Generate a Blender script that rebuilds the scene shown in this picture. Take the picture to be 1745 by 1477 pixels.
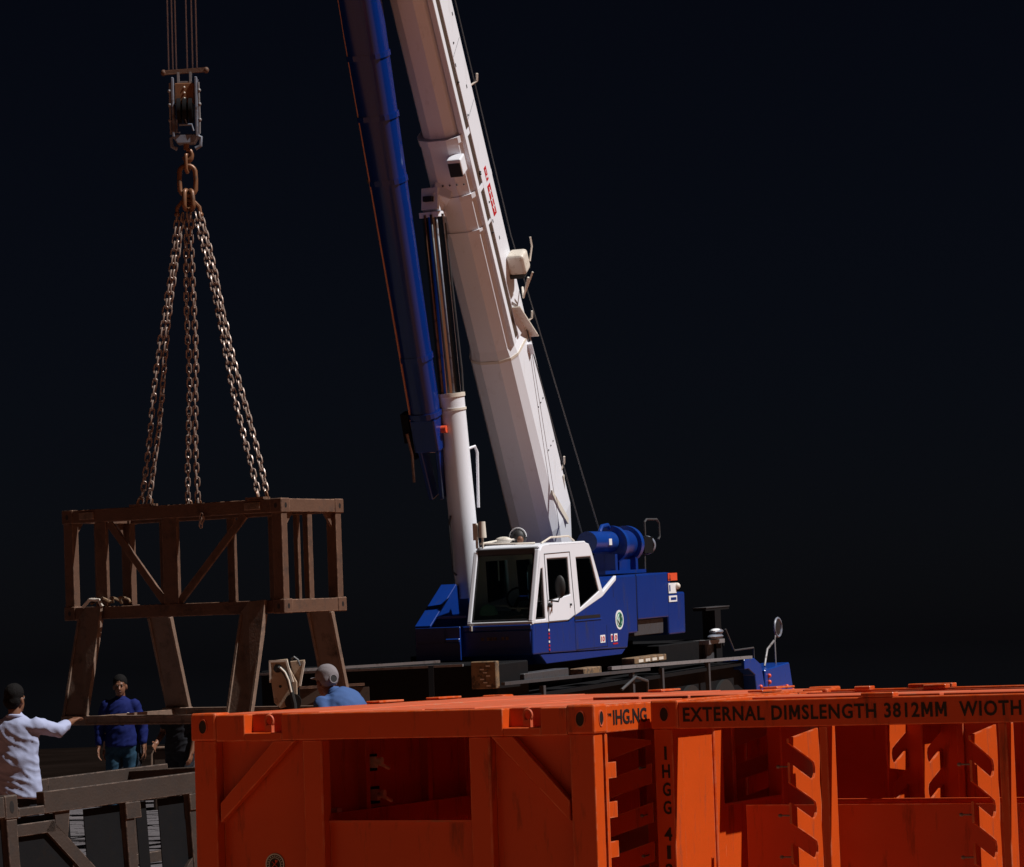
import bpy, bmesh, math, random
from mathutils import Vector, Matrix, noise, Euler
random.seed(7)
for o in list(bpy.data.objects): bpy.data.objects.remove(o)
S = bpy.context.scene
COL = S.collection
R = math.radians

# ------------------------------------------------------------------ camera
cam_d = bpy.data.cameras.new('camera'); cam = bpy.data.objects.new('camera', cam_d); COL.objects.link(cam)
S.camera = cam
cam_d.sensor_fit = 'HORIZONTAL'; cam_d.sensor_width = 36.0
cam_d.lens = 5000.0 / 1745.0 * 36.0
cam_d.clip_start = 0.1; cam_d.clip_end = 20000
PITCH = math.atan(368.5 / 5000.0); ROLL = 0.033
cam.matrix_world = Matrix.Translation((0, 0, 1.95)) @ Matrix.Rotation(math.pi / 2 + PITCH, 4, 'X') @ Matrix.Rotation(-ROLL, 4, 'Z')

# ------------------------------------------------------------------ light
SUN_EL, SUN_AZ = R(54), R(-15)          # azimuth measured from +X towards +Y
W = bpy.data.worlds.new('World'); S.world = W; W.use_nodes = True
nt = W.node_tree; nt.nodes.clear()
sky = nt.nodes.new('ShaderNodeTexSky'); sky.sky_type = 'NISHITA'; sky.sun_disc = False
sky.sun_elevation = SUN_EL; sky.sun_rotation = math.pi / 2 - SUN_AZ
sky.air_density = 1.0; sky.dust_density = 0.6; sky.ozone_density = 2.0; sky.altitude = 0
hsv = nt.nodes.new('ShaderNodeHueSaturation'); hsv.inputs['Saturation'].default_value = 0.75
bg = nt.nodes.new('ShaderNodeBackground'); bg.inputs['Strength'].default_value = 0.0008
wo = nt.nodes.new('ShaderNodeOutputWorld')
tint = nt.nodes.new('ShaderNodeMix'); tint.data_type = 'RGBA'; tint.blend_type = 'MULTIPLY'; tint.inputs[0].default_value = 1.0
tint.inputs[7].default_value = (0.78, 0.84, 1.30, 1)
nt.links.new(sky.outputs[0], hsv.inputs['Color']); nt.links.new(hsv.outputs[0], tint.inputs[6]); nt.links.new(tint.outputs[2], bg.inputs['Color']); nt.links.new(bg.outputs[0], wo.inputs['Surface'])
sl = bpy.data.lights.new('sun', 'SUN'); sl.energy = 5.0; sl.angle = R(0.5); sl.color = (1.0, 0.975, 0.955)
so = bpy.data.objects.new('sun', sl); COL.objects.link(so)
sd = Vector((math.cos(SUN_EL) * math.cos(SUN_AZ), math.cos(SUN_EL) * math.sin(SUN_AZ), math.sin(SUN_EL)))
so.rotation_euler = sd.to_track_quat('Z', 'Y').to_euler(); so.location = (20, 5, 40)
S.view_settings.view_transform = 'Standard'; S.view_settings.look = 'None'
S.view_settings.exposure = 0.0; S.view_settings.gamma = 1.0; S.view_settings.use_curve_mapping = False

# ------------------------------------------------------------------ materials
def mat(name, col, rough=0.5, metal=0.0, var=0.12, vscale=3.0, dirt=None, damt=0.0, dscale=6.0, bump=0.0, bscale=60.0,
        spec=0.5, coat=0.0, streak=False, contrast=0.12, edge=None, erad=0.012):
    m = bpy.data.materials.new(name); m.use_nodes = True
    t = m.node_tree; n = t.nodes; L = t.links; b = n['Principled BSDF']
    b.inputs['Roughness'].default_value = rough; b.inputs['Metallic'].default_value = metal
    b.inputs['Specular IOR Level'].default_value = spec
    b.inputs['Coat Weight'].default_value = coat
    tc = n.new('ShaderNodeTexCoord')
    n1 = n.new('ShaderNodeTexNoise'); n1.inputs['Scale'].default_value = vscale; n1.inputs['Detail'].default_value = 6; n1.inputs['Roughness'].default_value = 0.6
    L.new(tc.outputs['Object'], n1.inputs['Vector'])
    mx = n.new('ShaderNodeMix'); mx.data_type = 'RGBA'
    c = Vector(col); hi = c * (1 + var); lo = c * (1 - var)
    mx.inputs[6].default_value = (*lo, 1); mx.inputs[7].default_value = (*hi, 1)
    L.new(n1.outputs[0], mx.inputs[0])
    outc = mx.outputs[2]
    if dirt is not None:
        n2 = n.new('ShaderNodeTexNoise'); n2.inputs['Scale'].default_value = dscale; n2.inputs['Detail'].default_value = 9; n2.inputs['Roughness'].default_value = 0.7
        mp = n.new('ShaderNodeMapping'); mp.inputs['Location'].default_value = (3.1, 1.7, 5.3)
        if streak: mp.inputs['Scale'].default_value = (1, 1, 0.18)
        L.new(tc.outputs['Object'], mp.inputs['Vector']); L.new(mp.outputs[0], n2.inputs['Vector'])
        rp = n.new('ShaderNodeValToRGB'); rp.color_ramp.elements[0].position = 0.62 - damt * 0.35; rp.color_ramp.elements[1].position = 0.62 - damt * 0.35 + contrast
        L.new(n2.outputs[0], rp.inputs[0])
        m2 = n.new('ShaderNodeMix'); m2.data_type = 'RGBA'
        L.new(rp.outputs[0], m2.inputs[0]); L.new(outc, m2.inputs[6]); m2.inputs[7].default_value = (*dirt, 1)
        outc = m2.outputs[2]
        mr = n.new('ShaderNodeMapRange'); mr.inputs[3].default_value = rough; mr.inputs[4].default_value = min(1, rough + 0.3)
        L.new(rp.outputs[0], mr.inputs[0]); L.new(mr.outputs[0], b.inputs['Roughness'])
    if edge is not None:                      # worn edges lightened, with sunlit edge highlights painted in as well
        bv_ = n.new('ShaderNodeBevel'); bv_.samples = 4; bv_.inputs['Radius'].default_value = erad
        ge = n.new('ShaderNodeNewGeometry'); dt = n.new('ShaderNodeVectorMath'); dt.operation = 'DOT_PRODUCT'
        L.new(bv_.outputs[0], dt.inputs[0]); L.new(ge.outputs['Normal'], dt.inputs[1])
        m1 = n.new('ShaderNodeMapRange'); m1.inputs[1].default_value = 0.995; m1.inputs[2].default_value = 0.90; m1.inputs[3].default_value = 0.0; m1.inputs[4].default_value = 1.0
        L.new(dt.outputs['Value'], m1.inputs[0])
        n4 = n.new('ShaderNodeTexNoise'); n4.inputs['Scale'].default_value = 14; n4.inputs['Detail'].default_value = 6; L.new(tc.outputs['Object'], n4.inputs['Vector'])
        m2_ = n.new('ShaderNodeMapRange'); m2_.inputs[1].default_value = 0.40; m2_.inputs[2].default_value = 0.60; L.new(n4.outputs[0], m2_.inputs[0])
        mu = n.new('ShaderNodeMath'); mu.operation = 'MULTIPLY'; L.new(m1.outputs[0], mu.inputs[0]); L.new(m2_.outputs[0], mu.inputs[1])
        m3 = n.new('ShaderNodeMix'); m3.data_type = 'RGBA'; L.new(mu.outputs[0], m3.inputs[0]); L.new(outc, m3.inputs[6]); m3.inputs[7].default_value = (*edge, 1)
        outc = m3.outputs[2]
    L.new(outc, b.inputs['Base Color'])
    if bump > 0:
        n3 = n.new('ShaderNodeTexNoise'); n3.inputs['Scale'].default_value = bscale; n3.inputs['Detail'].default_value = 4
        L.new(tc.outputs['Object'], n3.inputs['Vector'])
        bp = n.new('ShaderNodeBump'); bp.inputs['Strength'].default_value = bump; bp.inputs['Distance'].default_value = 0.01
        L.new(n3.outputs[0], bp.inputs['Height']); L.new(bp.outputs[0], b.inputs['Normal'])
    return m

M = {}
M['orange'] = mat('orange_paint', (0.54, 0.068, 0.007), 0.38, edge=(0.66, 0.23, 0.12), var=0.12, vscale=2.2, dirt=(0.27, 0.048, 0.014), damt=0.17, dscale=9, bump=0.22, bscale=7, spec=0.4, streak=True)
M['orange_worn'] = mat('orange_worn_paint', (0.54, 0.10, 0.04), 0.6, var=0.14, vscale=4, dirt=(0.40, 0.16, 0.09), damt=0.25, dscale=5, bump=0.15, bscale=40, spec=0.3)
M['white'] = mat('white_paint', (0.75, 0.765, 0.82), 0.42, var=0.04, vscale=1.5, dirt=(0.50, 0.48, 0.48), damt=0.12, dscale=6, bump=0.03, bscale=25, streak=True, contrast=0.3)
M['cream'] = mat('cream_paint', (0.66, 0.60, 0.52), 0.5, var=0.05, dirt=(0.35, 0.27, 0.2), damt=0.12, dscale=12)
M['blue'] = mat('blue_paint', (0.003, 0.028, 0.19), 0.32, var=0.10, vscale=2.5, dirt=(0.012, 0.02, 0.07), damt=0.10, dscale=6, bump=0.04, bscale=25, streak=True)
M['blue_bright'] = mat('bright_blue_paint', (0.005, 0.042, 0.25), 0.3, var=0.1, vscale=4, dirt=(0.03, 0.04, 0.1), damt=0.1)
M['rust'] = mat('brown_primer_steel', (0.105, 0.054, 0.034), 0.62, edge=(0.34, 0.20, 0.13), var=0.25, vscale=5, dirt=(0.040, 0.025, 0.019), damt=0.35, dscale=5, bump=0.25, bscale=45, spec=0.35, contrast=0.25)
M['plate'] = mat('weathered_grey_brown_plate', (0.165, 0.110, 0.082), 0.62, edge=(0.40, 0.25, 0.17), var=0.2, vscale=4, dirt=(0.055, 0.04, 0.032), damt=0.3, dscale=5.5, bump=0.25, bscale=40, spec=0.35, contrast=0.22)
M['dark'] = mat('black_greasy_steel', (0.006, 0.006, 0.007), 0.75, spec=0.12, var=0.3, vscale=6, dirt=(0.010, 0.008, 0.0075), damt=0.2, dscale=10, bump=0.1)
M['greydark'] = mat('dark_grey_steel', (0.05, 0.05, 0.055), 0.5, var=0.2, vscale=6, dirt=(0.04, 0.03, 0.028), damt=0.3, dscale=8, bump=0.15)
M['grey'] = mat('grey_steel', (0.20, 0.19, 0.195), 0.4, var=0.15, vscale=8, dirt=(0.10, 0.08, 0.07), damt=0.25, dscale=12)
M['chain'] = mat('rusty_chain_steel', (0.34, 0.265, 0.225), 0.36, metal=0.3, var=0.3, vscale=5, dirt=(0.20, 0.095, 0.055), damt=0.35, dscale=4, contrast=0.3)
M['hook'] = mat('hook_steel_brown', (0.19, 0.085, 0.04), 0.42, metal=0.2, var=0.25, vscale=8, dirt=(0.05, 0.03, 0.02), damt=0.25, dscale=9)
M['hookblue'] = mat('hook_block_grey_blue', (0.17, 0.19, 0.24), 0.45, var=0.2, vscale=8, dirt=(0.08, 0.05, 0.04), damt=0.3, dscale=9)
M['chrome'] = mat('chrome_rod', (0.36, 0.33, 0.31), 0.13, metal=1.0, var=0.03)
M['rope'] = mat('wire_rope', (0.27, 0.30, 0.40), 0.45, metal=0.3, var=0.1, bump=0.4, bscale=200)
M['ropedark'] = mat('dark_wire_rope', (0.06, 0.06, 0.065), 0.5, metal=0.2, var=0.1)
M['rubber'] = mat('black_rubber', (0.012, 0.012, 0.012), 0.6, var=0.1)
M['print'] = mat('black_stencil_paint', (0.006, 0.005, 0.005), 0.6, var=0.1)
M['red'] = mat('red_decal', (0.50, 0.015, 0.02), 0.4, var=0.05)
M['redorange'] = mat('red_orange_decal', (0.72, 0.085, 0.03), 0.4, var=0.05)
M['whitedecal'] = mat('white_decal', (0.78, 0.78, 0.8), 0.4, var=0.02)
M['green'] = mat('green_decal', (0.05, 0.25, 0.15), 0.4, var=0.05)
M['teal'] = mat('teal_reflection_paint', (0.32, 0.72, 0.62), 0.6, var=0.12)
M['interior'] = mat('cab_interior_grey', (0.20, 0.27, 0.28), 0.7, var=0.2)
M['interior_light'] = mat('cab_interior_pale', (0.5, 0.62, 0.64), 0.6, var=0.2)
M['beige'] = mat('beige_steel', (0.40, 0.30, 0.215), 0.55, var=0.12, vscale=6, dirt=(0.14, 0.085, 0.055), damt=0.2, dscale=12, bump=0.1)
M['ochre'] = mat('ochre_wood_block', (0.20, 0.12, 0.06), 0.7, var=0.3, vscale=9, dirt=(0.07, 0.05, 0.035), damt=0.4, dscale=14, bump=0.3)
M['skin'] = mat('skin', (0.17, 0.075, 0.042), 0.5, var=0.1, vscale=15, spec=0.4)
M['hair'] = mat('black_hair', (0.006, 0.005, 0.005), 0.85, spec=0.15, var=0.3, vscale=40, bump=0.6, bscale=120)
M['shirt_white'] = mat('pale_lilac_white_cotton', (0.34, 0.37, 0.53), 0.85, var=0.05, vscale=8, bump=0.1, bscale=90, spec=0.2)
M['shirt_blue'] = mat('royal_blue_cotton', (0.004, 0.010, 0.09), 0.85, var=0.15, vscale=8, bump=0.1, bscale=90, spec=0.2)
M['shirt_mid'] = mat('mid_blue_cotton', (0.05, 0.10, 0.25), 0.85, var=0.1, vscale=8, bump=0.1, bscale=90, spec=0.2)
M['shirt_dark'] = mat('charcoal_cotton', (0.012, 0.012, 0.016), 0.85, var=0.2, spec=0.2)
M['jeans'] = mat('teal_blue_denim', (0.013, 0.042, 0.075), 0.85, var=0.35, vscale=10, dirt=(0.035, 0.085, 0.13), damt=0.3, dscale=9, spec=0.2, contrast=0.3)
M['trousers'] = mat('dark_trousers', (0.012, 0.013, 0.018), 0.85, var=0.2, spec=0.2)
M['cap'] = mat('grey_cap_cloth', (0.20, 0.18, 0.19), 0.9, var=0.15, vscale=20, bump=0.3, bscale=140, spec=0.2)
M['shoe'] = mat('black_boot_leather', (0.01, 0.009, 0.008), 0.5)
M['painted_rim'] = mat('painted_rim_light', (0.66, 0.27, 0.14), 0.35, var=0.1)  # jib rim colour with warm reflected light painted in
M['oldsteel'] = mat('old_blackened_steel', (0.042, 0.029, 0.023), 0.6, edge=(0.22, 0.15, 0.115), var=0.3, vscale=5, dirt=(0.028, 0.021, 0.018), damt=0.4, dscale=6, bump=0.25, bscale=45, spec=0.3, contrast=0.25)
M['navy'] = mat('navy_gloss_paint', (0.002, 0.020, 0.15), 0.16, var=0.08, vscale=2.5, bump=0.03, bscale=20)
M['eye'] = mat('eye', (0.02, 0.015, 0.012), 0.2)
M['lip'] = mat('lip', (0.10, 0.035, 0.03), 0.5)
M['box_brown'] = mat('brown_painted_steel', (0.060, 0.036, 0.024), 0.55, var=0.2, dirt=(0.03, 0.02, 0.015), damt=0.3)

def glass_mat():
    m = bpy.data.materials.new('tinted_glass'); m.use_nodes = True
    t = m.node_tree; n = t.nodes; L = t.links; n.clear()
    o = n.new('ShaderNodeOutputMaterial'); tr = n.new('ShaderNodeBsdfTransparent'); gl = n.new('ShaderNodeBsdfGlossy')
    fr = n.new('ShaderNodeFresnel'); fr.inputs['IOR'].default_value = 1.5
    tc = n.new('ShaderNodeTexCoord'); nz = n.new('ShaderNodeTexNoise'); nz.inputs['Scale'].default_value = 2.5
    mr = n.new('ShaderNodeMix'); mr.data_type = 'RGBA'; mr.inputs[6].default_value = (0.74, 0.86, 0.84, 1); mr.inputs[7].default_value = (0.80, 0.92, 0.90, 1)
    L.new(tc.outputs['Object'], nz.inputs['Vector']); L.new(nz.outputs[0], mr.inputs[0]); L.new(mr.outputs[2], tr.inputs['Color'])
    gl.inputs['Roughness'].default_value = 0.03
    mx = n.new('ShaderNodeMixShader')
    L.new(fr.outputs[0], mx.inputs[0]); L.new(tr.outputs[0], mx.inputs[1]); L.new(gl.outputs[0], mx.inputs[2]); L.new(mx.outputs[0], o.inputs['Surface'])
    return m
M['glass'] = glass_mat()

def ground_mat(name, c1, c2, c3, scale, rough=0.9, bump=0.5, spec=0.2):
    m = bpy.data.materials.new(name); m.use_nodes = True
    t = m.node_tree; n = t.nodes; L = t.links; b = n['Principled BSDF']
    b.inputs['Roughness'].default_value = rough; b.inputs['Specular IOR Level'].default_value = spec
    tc = n.new('ShaderNodeTexCoord')
    a = n.new('ShaderNodeTexNoise'); a.inputs['Scale'].default_value = scale; a.inputs['Detail'].default_value = 10
    rp = n.new('ShaderNodeValToRGB'); e = rp.color_ramp.elements
    e[0].position = 0.3; e[0].color = (*c1, 1); e[1].position = 0.7; e[1].color = (*c3, 1)
    k = e.new(0.5); k.color = (*c2, 1)
    L.new(tc.outputs['Object'], a.inputs['Vector']); L.new(a.outputs[0], rp.inputs[0]); L.new(rp.outputs[0], b.inputs['Base Color'])
    g = n.new('ShaderNodeTexNoise'); g.inputs['Scale'].default_value = scale * 25; g.inputs['Detail'].default_value = 5
    bp = n.new('ShaderNodeBump'); bp.inputs['Strength'].default_value = bump; bp.inputs['Distance'].default_value = 0.03
    L.new(tc.outputs['Object'], g.inputs['Vector']); L.new(g.outputs[0], bp.inputs['Height']); L.new(bp.outputs[0], b.inputs['Normal'])
    return m
M['laterite'] = ground_mat('red_laterite_soil', (0.22, 0.082, 0.040), (0.28, 0.11, 0.055), (0.33, 0.145, 0.078), 0.35)
M['dark_ground'] = ground_mat('darkened_ground', (0.005, 0.0032, 0.0026), (0.0075, 0.005, 0.004), (0.011, 0.0072, 0.006), 0.5, rough=1.0, spec=0.0)  # near-black tone that darkens the far ground by colour
M['paver'] = ground_mat('pale_concrete_pavers', (0.075, 0.068, 0.072), (0.10, 0.09, 0.095), (0.13, 0.115, 0.118), 1.2, rough=0.85)
mw = bpy.data.materials.new('added_dark_water'); mw.use_nodes = True
b = mw.node_tree.nodes['Principled BSDF']; b.inputs['Base Color'].default_value = (0.0004, 0.0005, 0.0008, 1); b.inputs['Roughness'].default_value = 0.04; b.inputs['IOR'].default_value = 1.33
_tc = mw.node_tree.nodes.new('ShaderNodeTexCoord'); _n = mw.node_tree.nodes.new('ShaderNodeTexNoise'); _n.inputs['Scale'].default_value = 0.6
_b = mw.node_tree.nodes.new('ShaderNodeBump'); _b.inputs['Strength'].default_value = 0.06
mw.node_tree.links.new(_tc.outputs['Object'], _n.inputs['Vector']); mw.node_tree.links.new(_n.outputs[0], _b.inputs['Height']); mw.node_tree.links.new(_b.outputs[0], b.inputs['Normal'])
M['added_water'] = mw

# ------------------------------------------------------------------ mesh helpers
class MB:
    def __init__(s, f=None): s.v = []; s.f = []; s.sm = []; s.fn = f   # fn: optional coordinate map
    def add(s, vs, fs, smooth=False):
        k = len(s.v)
        s.v += [Vector(s.fn(Vector(p))) if s.fn else Vector(p) for p in vs]
        s.f += [tuple(i + k for i in q) for q in fs]; s.sm += [smooth] * len(fs)
        return s
    def box(s, x0, x1, y0, y1, z0, z1):
        return s.add([(x0,y0,z0),(x1,y0,z0),(x1,y1,z0),(x0,y1,z0),(x0,y0,z1),(x1,y0,z1),(x1,y1,z1),(x0,y1,z1)],
                     [(0,3,2,1),(4,5,6,7),(0,1,5,4),(1,2,6,5),(2,3,7,6),(3,0,4,7)])
    def bar(s, p, q, w, h, up=(0,0,1)):
        p, q = Vector(p), Vector(q); d = (q - p).normalized(); u = Vector(up)
        r = d.cross(u)
        if r.length < 1e-4: r = d.cross(Vector((1,0,0)))
        r.normalize(); u = r.cross(d)
        a = [(-w/2,-h/2),(w/2,-h/2),(w/2,h/2),(-w/2,h/2)]
        vs = [p + r*i + u*j for i,j in a] + [q + r*i + u*j for i,j in a]
        return s.add(vs, [(0,1,2,3),(7,6,5,4),(0,4,5,1),(1,5,6,2),(2,6,7,3),(3,7,4,0)])
    def prism(s, pts, ax, a, b):
        """polygon in the plane normal to axis ax ('x','y','z'), extruded from a to b"""
        def P(u, v, t): return {'x': (t,u,v), 'y': (u,t,v), 'z': (u,v,t)}[ax]
        n = len(pts); vs = [P(u,v,a) for u,v in pts] + [P(u,v,b) for u,v in pts]
        fs = [tuple(range(n))[::-1], tuple(range(n, 2*n))] + [(i, (i+1)%n, n+(i+1)%n, n+i) for i in range(n)]
        return s.add(vs, fs)
    def loft(s, rings, cap=True, smooth=False, closed=True):
        n = len(rings[0]); vs = [p for r in rings for p in r]; fs = []
        for k in range(len(rings)-1):
            for i in range(n if closed else n-1):
                j = (i+1)%n; fs.append((k*n+i, k*n+j, (k+1)*n+j, (k+1)*n+i))
        k0 = len(s.f); s.add(vs, fs, smooth)
        if cap:
            m = len(s.v) - len(vs); s.f += [tuple(m+i for i in range(n))[::-1], tuple(m+len(vs)-n+i for i in range(n))]; s.sm += [False, False]
        return s
    def tube(s, pts, r, n=8, closed=False, smooth=True):
        pts = [Vector(p) for p in pts]; rings = []; N = len(pts)
        rr = r if isinstance(r, (list, tuple)) else [r]*N
        t0 = None; u = None
        for i, p in enumerate(pts):
            if closed: t = (pts[(i+1)%N] - pts[i-1]).normalized()
            else: t = (pts[min(i+1,N-1)] - pts[max(i-1,0)]).normalized()
            if u is None:
                u = t.cross(Vector((0.31,0.2,0.93)));
                if u.length < 1e-3: u = t.cross(Vector((1,0,0)))
                u.normalize()
            else:
                u = u - t*u.dot(t); u.normalize()
            w = t.cross(u)
            rings.append([p + (u*math.cos(2*math.pi*k/n) + w*math.sin(2*math.pi*k/n))*rr[i] for k in range(n)])
        if closed:
            vs = [p for r_ in rings for p in r_]; fs = []
            for k in range(N):
                for i in range(n):
                    j = (i+1)%n; k2 = (k+1)%N; fs.append((k*n+i, k*n+j, k2*n+j, k2*n+i))
            return s.add(vs, fs, smooth)
        return s.loft(rings, True, smooth)
    def cyl(s, p, q, r0, r1=None, n=20, smooth=True): return s.tube([p, q], [r0, r0 if r1 is None else r1], n, smooth=smooth)
    def ball(s, c, r, n=12, m=8, rot=None):
        c = Vector(c); r = Vector(r) if not isinstance(r, (int,float)) else Vector((r,r,r)); rings = []
        for k in range(m+1):
            a = -math.pi/2 + math.pi*k/m; a = max(-1.5, min(1.5, a)); ring = []
            for i in range(n):
                t = 2*math.pi*i/n; q = Vector((r.x*math.cos(a)*math.cos(t), r.y*math.cos(a)*math.sin(t), r.z*math.sin(a)))
                if rot: q = rot @ q
                ring.append(c+q)
            rings.append(ring)
        return s.loft(rings, True, True)
    def cap(s, p, q, r0, r1, n=12):
        s.tube([p, q], [r0, r1], n); s.ball(p, r0, n, 8); s.ball(q, r1, n, 8); return s
    def mesh(s, name):
        me = bpy.data.meshes.new(name); me.from_pydata(s.v, [], s.f); me.polygons.foreach_set('use_smooth', s.sm); me.update()
        bm = bmesh.new(); bm.from_mesh(me); bmesh.ops.recalc_face_normals(bm, faces=bm.faces)
        for e in bm.edges:
            if len(e.link_faces) == 2 and e.calc_face_angle(0) > 0.7: e.smooth = False
        bm.to_mesh(me); bm.free()
        return me
    def obj(s, name, m, parent=None, bevel=0.0, seg=1):
        me = s.mesh(name); me.materials.append(M[m] if isinstance(m, str) else m)
        return link(name, me, parent, bevel, seg)

def link(name, me, parent=None, bevel=0.0, seg=1):
    o = bpy.data.objects.new(name, me); COL.objects.link(o)
    if parent: o.parent = parent
    if bevel > 0:
        md = o.modifiers.new('bevel', 'BEVEL'); md.width = bevel; md.segments = seg; md.limit_method = 'ANGLE'; md.angle_limit = R(40)
    return o
def tag(o, label, cat, group=None):
    o['label'] = label; o['category'] = cat
    if group: o['group'] = group
    return o
def struct(o): o['kind'] = 'structure'; return o
def thing(name, label, cat, loc=(0,0,0), rot=(0,0,0), group=None):
    o = bpy.data.objects.new(name, None); COL.objects.link(o); o.location = loc
    o.rotation_mode = 'XYZ'; o.rotation_euler = rot; o.empty_display_size = 0.2
    return tag(o, label, cat, group)
def copy_part(o, parent, mtx=None):
    c = o.copy(); COL.objects.link(c); c.parent = parent
    if mtx is not None: c.matrix_local = mtx
    return c
def evaluated(o):
    dg = bpy.context.evaluated_depsgraph_get(); dg.update()
    me = bpy.data.meshes.new_from_object(o.evaluated_get(dg)); return me
def text_mesh(txt, size, width=None, extrude=0.0015, spacing=1.0, bold=0.0):
    cu = bpy.data.curves.new('txt', 'FONT'); cu.body = txt; cu.size = size; cu.extrude = extrude; cu.space_character = spacing; cu.resolution_u = 3; cu.offset = bold
    o = bpy.data.objects.new('txt', cu); COL.objects.link(o)
    me = evaluated(o); bpy.data.objects.remove(o); bpy.data.curves.remove(cu)
    if width:
        xs = [v.co.x for v in me.vertices]; k = width / (max(xs) - min(xs)); x0 = min(xs)
        for v in me.vertices: v.co.x = (v.co.x - x0) * k
    return me
def lettering(name, txt, size, width, m, parent, origin, xdir, ydir, spacing=1.0, height=None, bold=0.002):
    """stencilled writing; every glyph becomes a part of its own"""
    me = text_mesh(txt, size, width, spacing=spacing, bold=bold)
    if height:
        ys = [v.co.y for v in me.vertices]; k = height / (max(ys) - min(ys)); y0 = min(ys)
        for v in me.vertices: v.co.y = (v.co.y - y0) * k
    x = Vector(xdir).normalized(); y = Vector(ydir).normalized(); z = x.cross(y); o_ = Vector(origin)
    for v in me.vertices: v.co = o_ + x*v.co.x + y*v.co.y + z*v.co.z
    bm = bmesh.new(); bm.from_mesh(me); bpy.data.meshes.remove(me)
    bmesh.ops.remove_doubles(bm, verts=bm.verts, dist=1e-6); bm.verts.ensure_lookup_table()
    seen = set(); out = []; comps = []
    for v0 in bm.verts:
        if v0 in seen: continue
        st = [v0]; comp = []; seen.add(v0)
        while st:
            v = st.pop(); comp.append(v)
            for e in v.link_edges:
                w = e.other_vert(v)
                if w not in seen: seen.add(w); st.append(w)
        comps.append(comp)
    comps.sort(key=lambda c: min((v.co - o_).dot(x) for v in c)); chars = [c for c in txt if c != ' ']
    for n_, comp in enumerate(comps):
        if len(comps) == len(chars) and chars[n_] == 'M':
            xs = [(v.co - o_).dot(x) for v in comp]; ys = [(v.co - o_).dot(y) for v in comp]; a, c, b_, d = min(xs), max(xs), min(ys), max(ys); w = c - a; h_ = d - b_
            pg = [(0,0),(0,1),(.27,1),(.5,.45),(.73,1),(1,1),(1,0),(.77,0),(.77,.62),(.58,.18),(.42,.18),(.23,.62),(.23,0)]
            vs = [o_ + x*(a + u*w) + y*(b_ + v*h_) + z*t_ for t_ in (-0.001, 0.0015) for u, v in pg]; n = len(pg)
            fs = [tuple(range(n)), tuple(range(n, 2*n))[::-1]] + [(i, (i+1) % n, n + (i+1) % n, n + i) for i in range(n)]
            g = bpy.data.meshes.new(name); g.from_pydata(vs, [], fs)
        else:
            idx = {v: i for i, v in enumerate(comp)}
            fs = [[idx[v] for v in f.verts] for f in {f for v in comp for f in v.link_faces}]
            g = bpy.data.meshes.new(name); g.from_pydata([v.co for v in comp], [], fs)
        g.materials.append(M[m]); g.update()
        out.append(link(name, g, parent))
    bm.free(); return out[0]
def disc(mb, c, n, r, r2=None, depth=0.004, seg=28, asp=1.0):
    c = Vector(c); n = Vector(n).normalized(); u = n.cross(Vector((0,0,1))).normalized(); w = n.cross(u)
    ring = lambda rr, off: [c + n*off + u*math.cos(2*math.pi*k/seg)*rr*asp + w*math.sin(2*math.pi*k/seg)*rr for k in range(seg)]
    if r2 is None: return mb.loft([ring(r, 0), ring(r, depth)], True)
    rs = [ring(r,0), ring(r,depth), ring(r2,depth), ring(r2,0)]
    mb.loft(rs + [rs[0]], False); return mb

# ------------------------------------------------------------------ the setting
def sheet(name, pts, z, m, kind='structure'):
    mb = MB(); mb.add([(x,y,z) for x,y in pts], [tuple(range(len(pts)))])
    o = mb.obj(name, m); o['kind'] = kind; return o
sheet('added_water', [(-6000,-3000),(6000,-3000),(6000,9000),(-6000,9000)], -1.6, 'added_water')  # water added beyond the yard so no bright ground meets the horizon
# ground block, coloured near black so the sunlit distance stays dark
mb = MB(); mb.prism([(-60,-60),(90,-60),(90,104),(-4.0,104),(-4.0,70),(-60,62)], 'z', -3.0, 0.0)
struct(mb.obj('ground', 'dark_ground'))
sheet('yard', [(-40,-40),(70,-40),(70,97),(-3.0,97),(-3.0,42.6),(-16,42.6),(-16,27.4),(-40,27.4)], 0.004, 'laterite')
pv = sheet('pavement', [(-15.9,27.5),(-3.1,27.5),(-3.1,42.5),(-15.9,42.5)], 0.006, 'dark_ground')
pm = MB().box(-0.146,0.146,-0.146,0.146,0,0.035).mesh('paver'); pm.materials.append(M['paver'])
cnt = 0; rest = MB(); cells = []
for i in range(44):
    for j in range(50):
        x = -15.75 + i*0.3 + (0.15 if j % 2 else 0); y = 27.65 + j*0.3
        if x > -3.25: continue
        vis = -6.6 < x < -3.2 and y < 36
        cells.append((0 if vis else 1, y, x))
cells.sort()
for k, (v_, y, x) in enumerate(cells):
    dz = random.uniform(-0.006, 0.004)
    if k < 300:
        o = bpy.data.objects.new('paver', pm); COL.objects.link(o); o.parent = pv; o.location = (x, y, 0.006 + dz); o.rotation_euler = (0,0,random.uniform(-.01,.01))
    else: rest.box(x-.146,x+.146,y-.146,y+.146,0.0065,0.041+dz)
ro = rest.obj('pavers', 'paver', pv); ro['kind'] = 'stuff'

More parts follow.
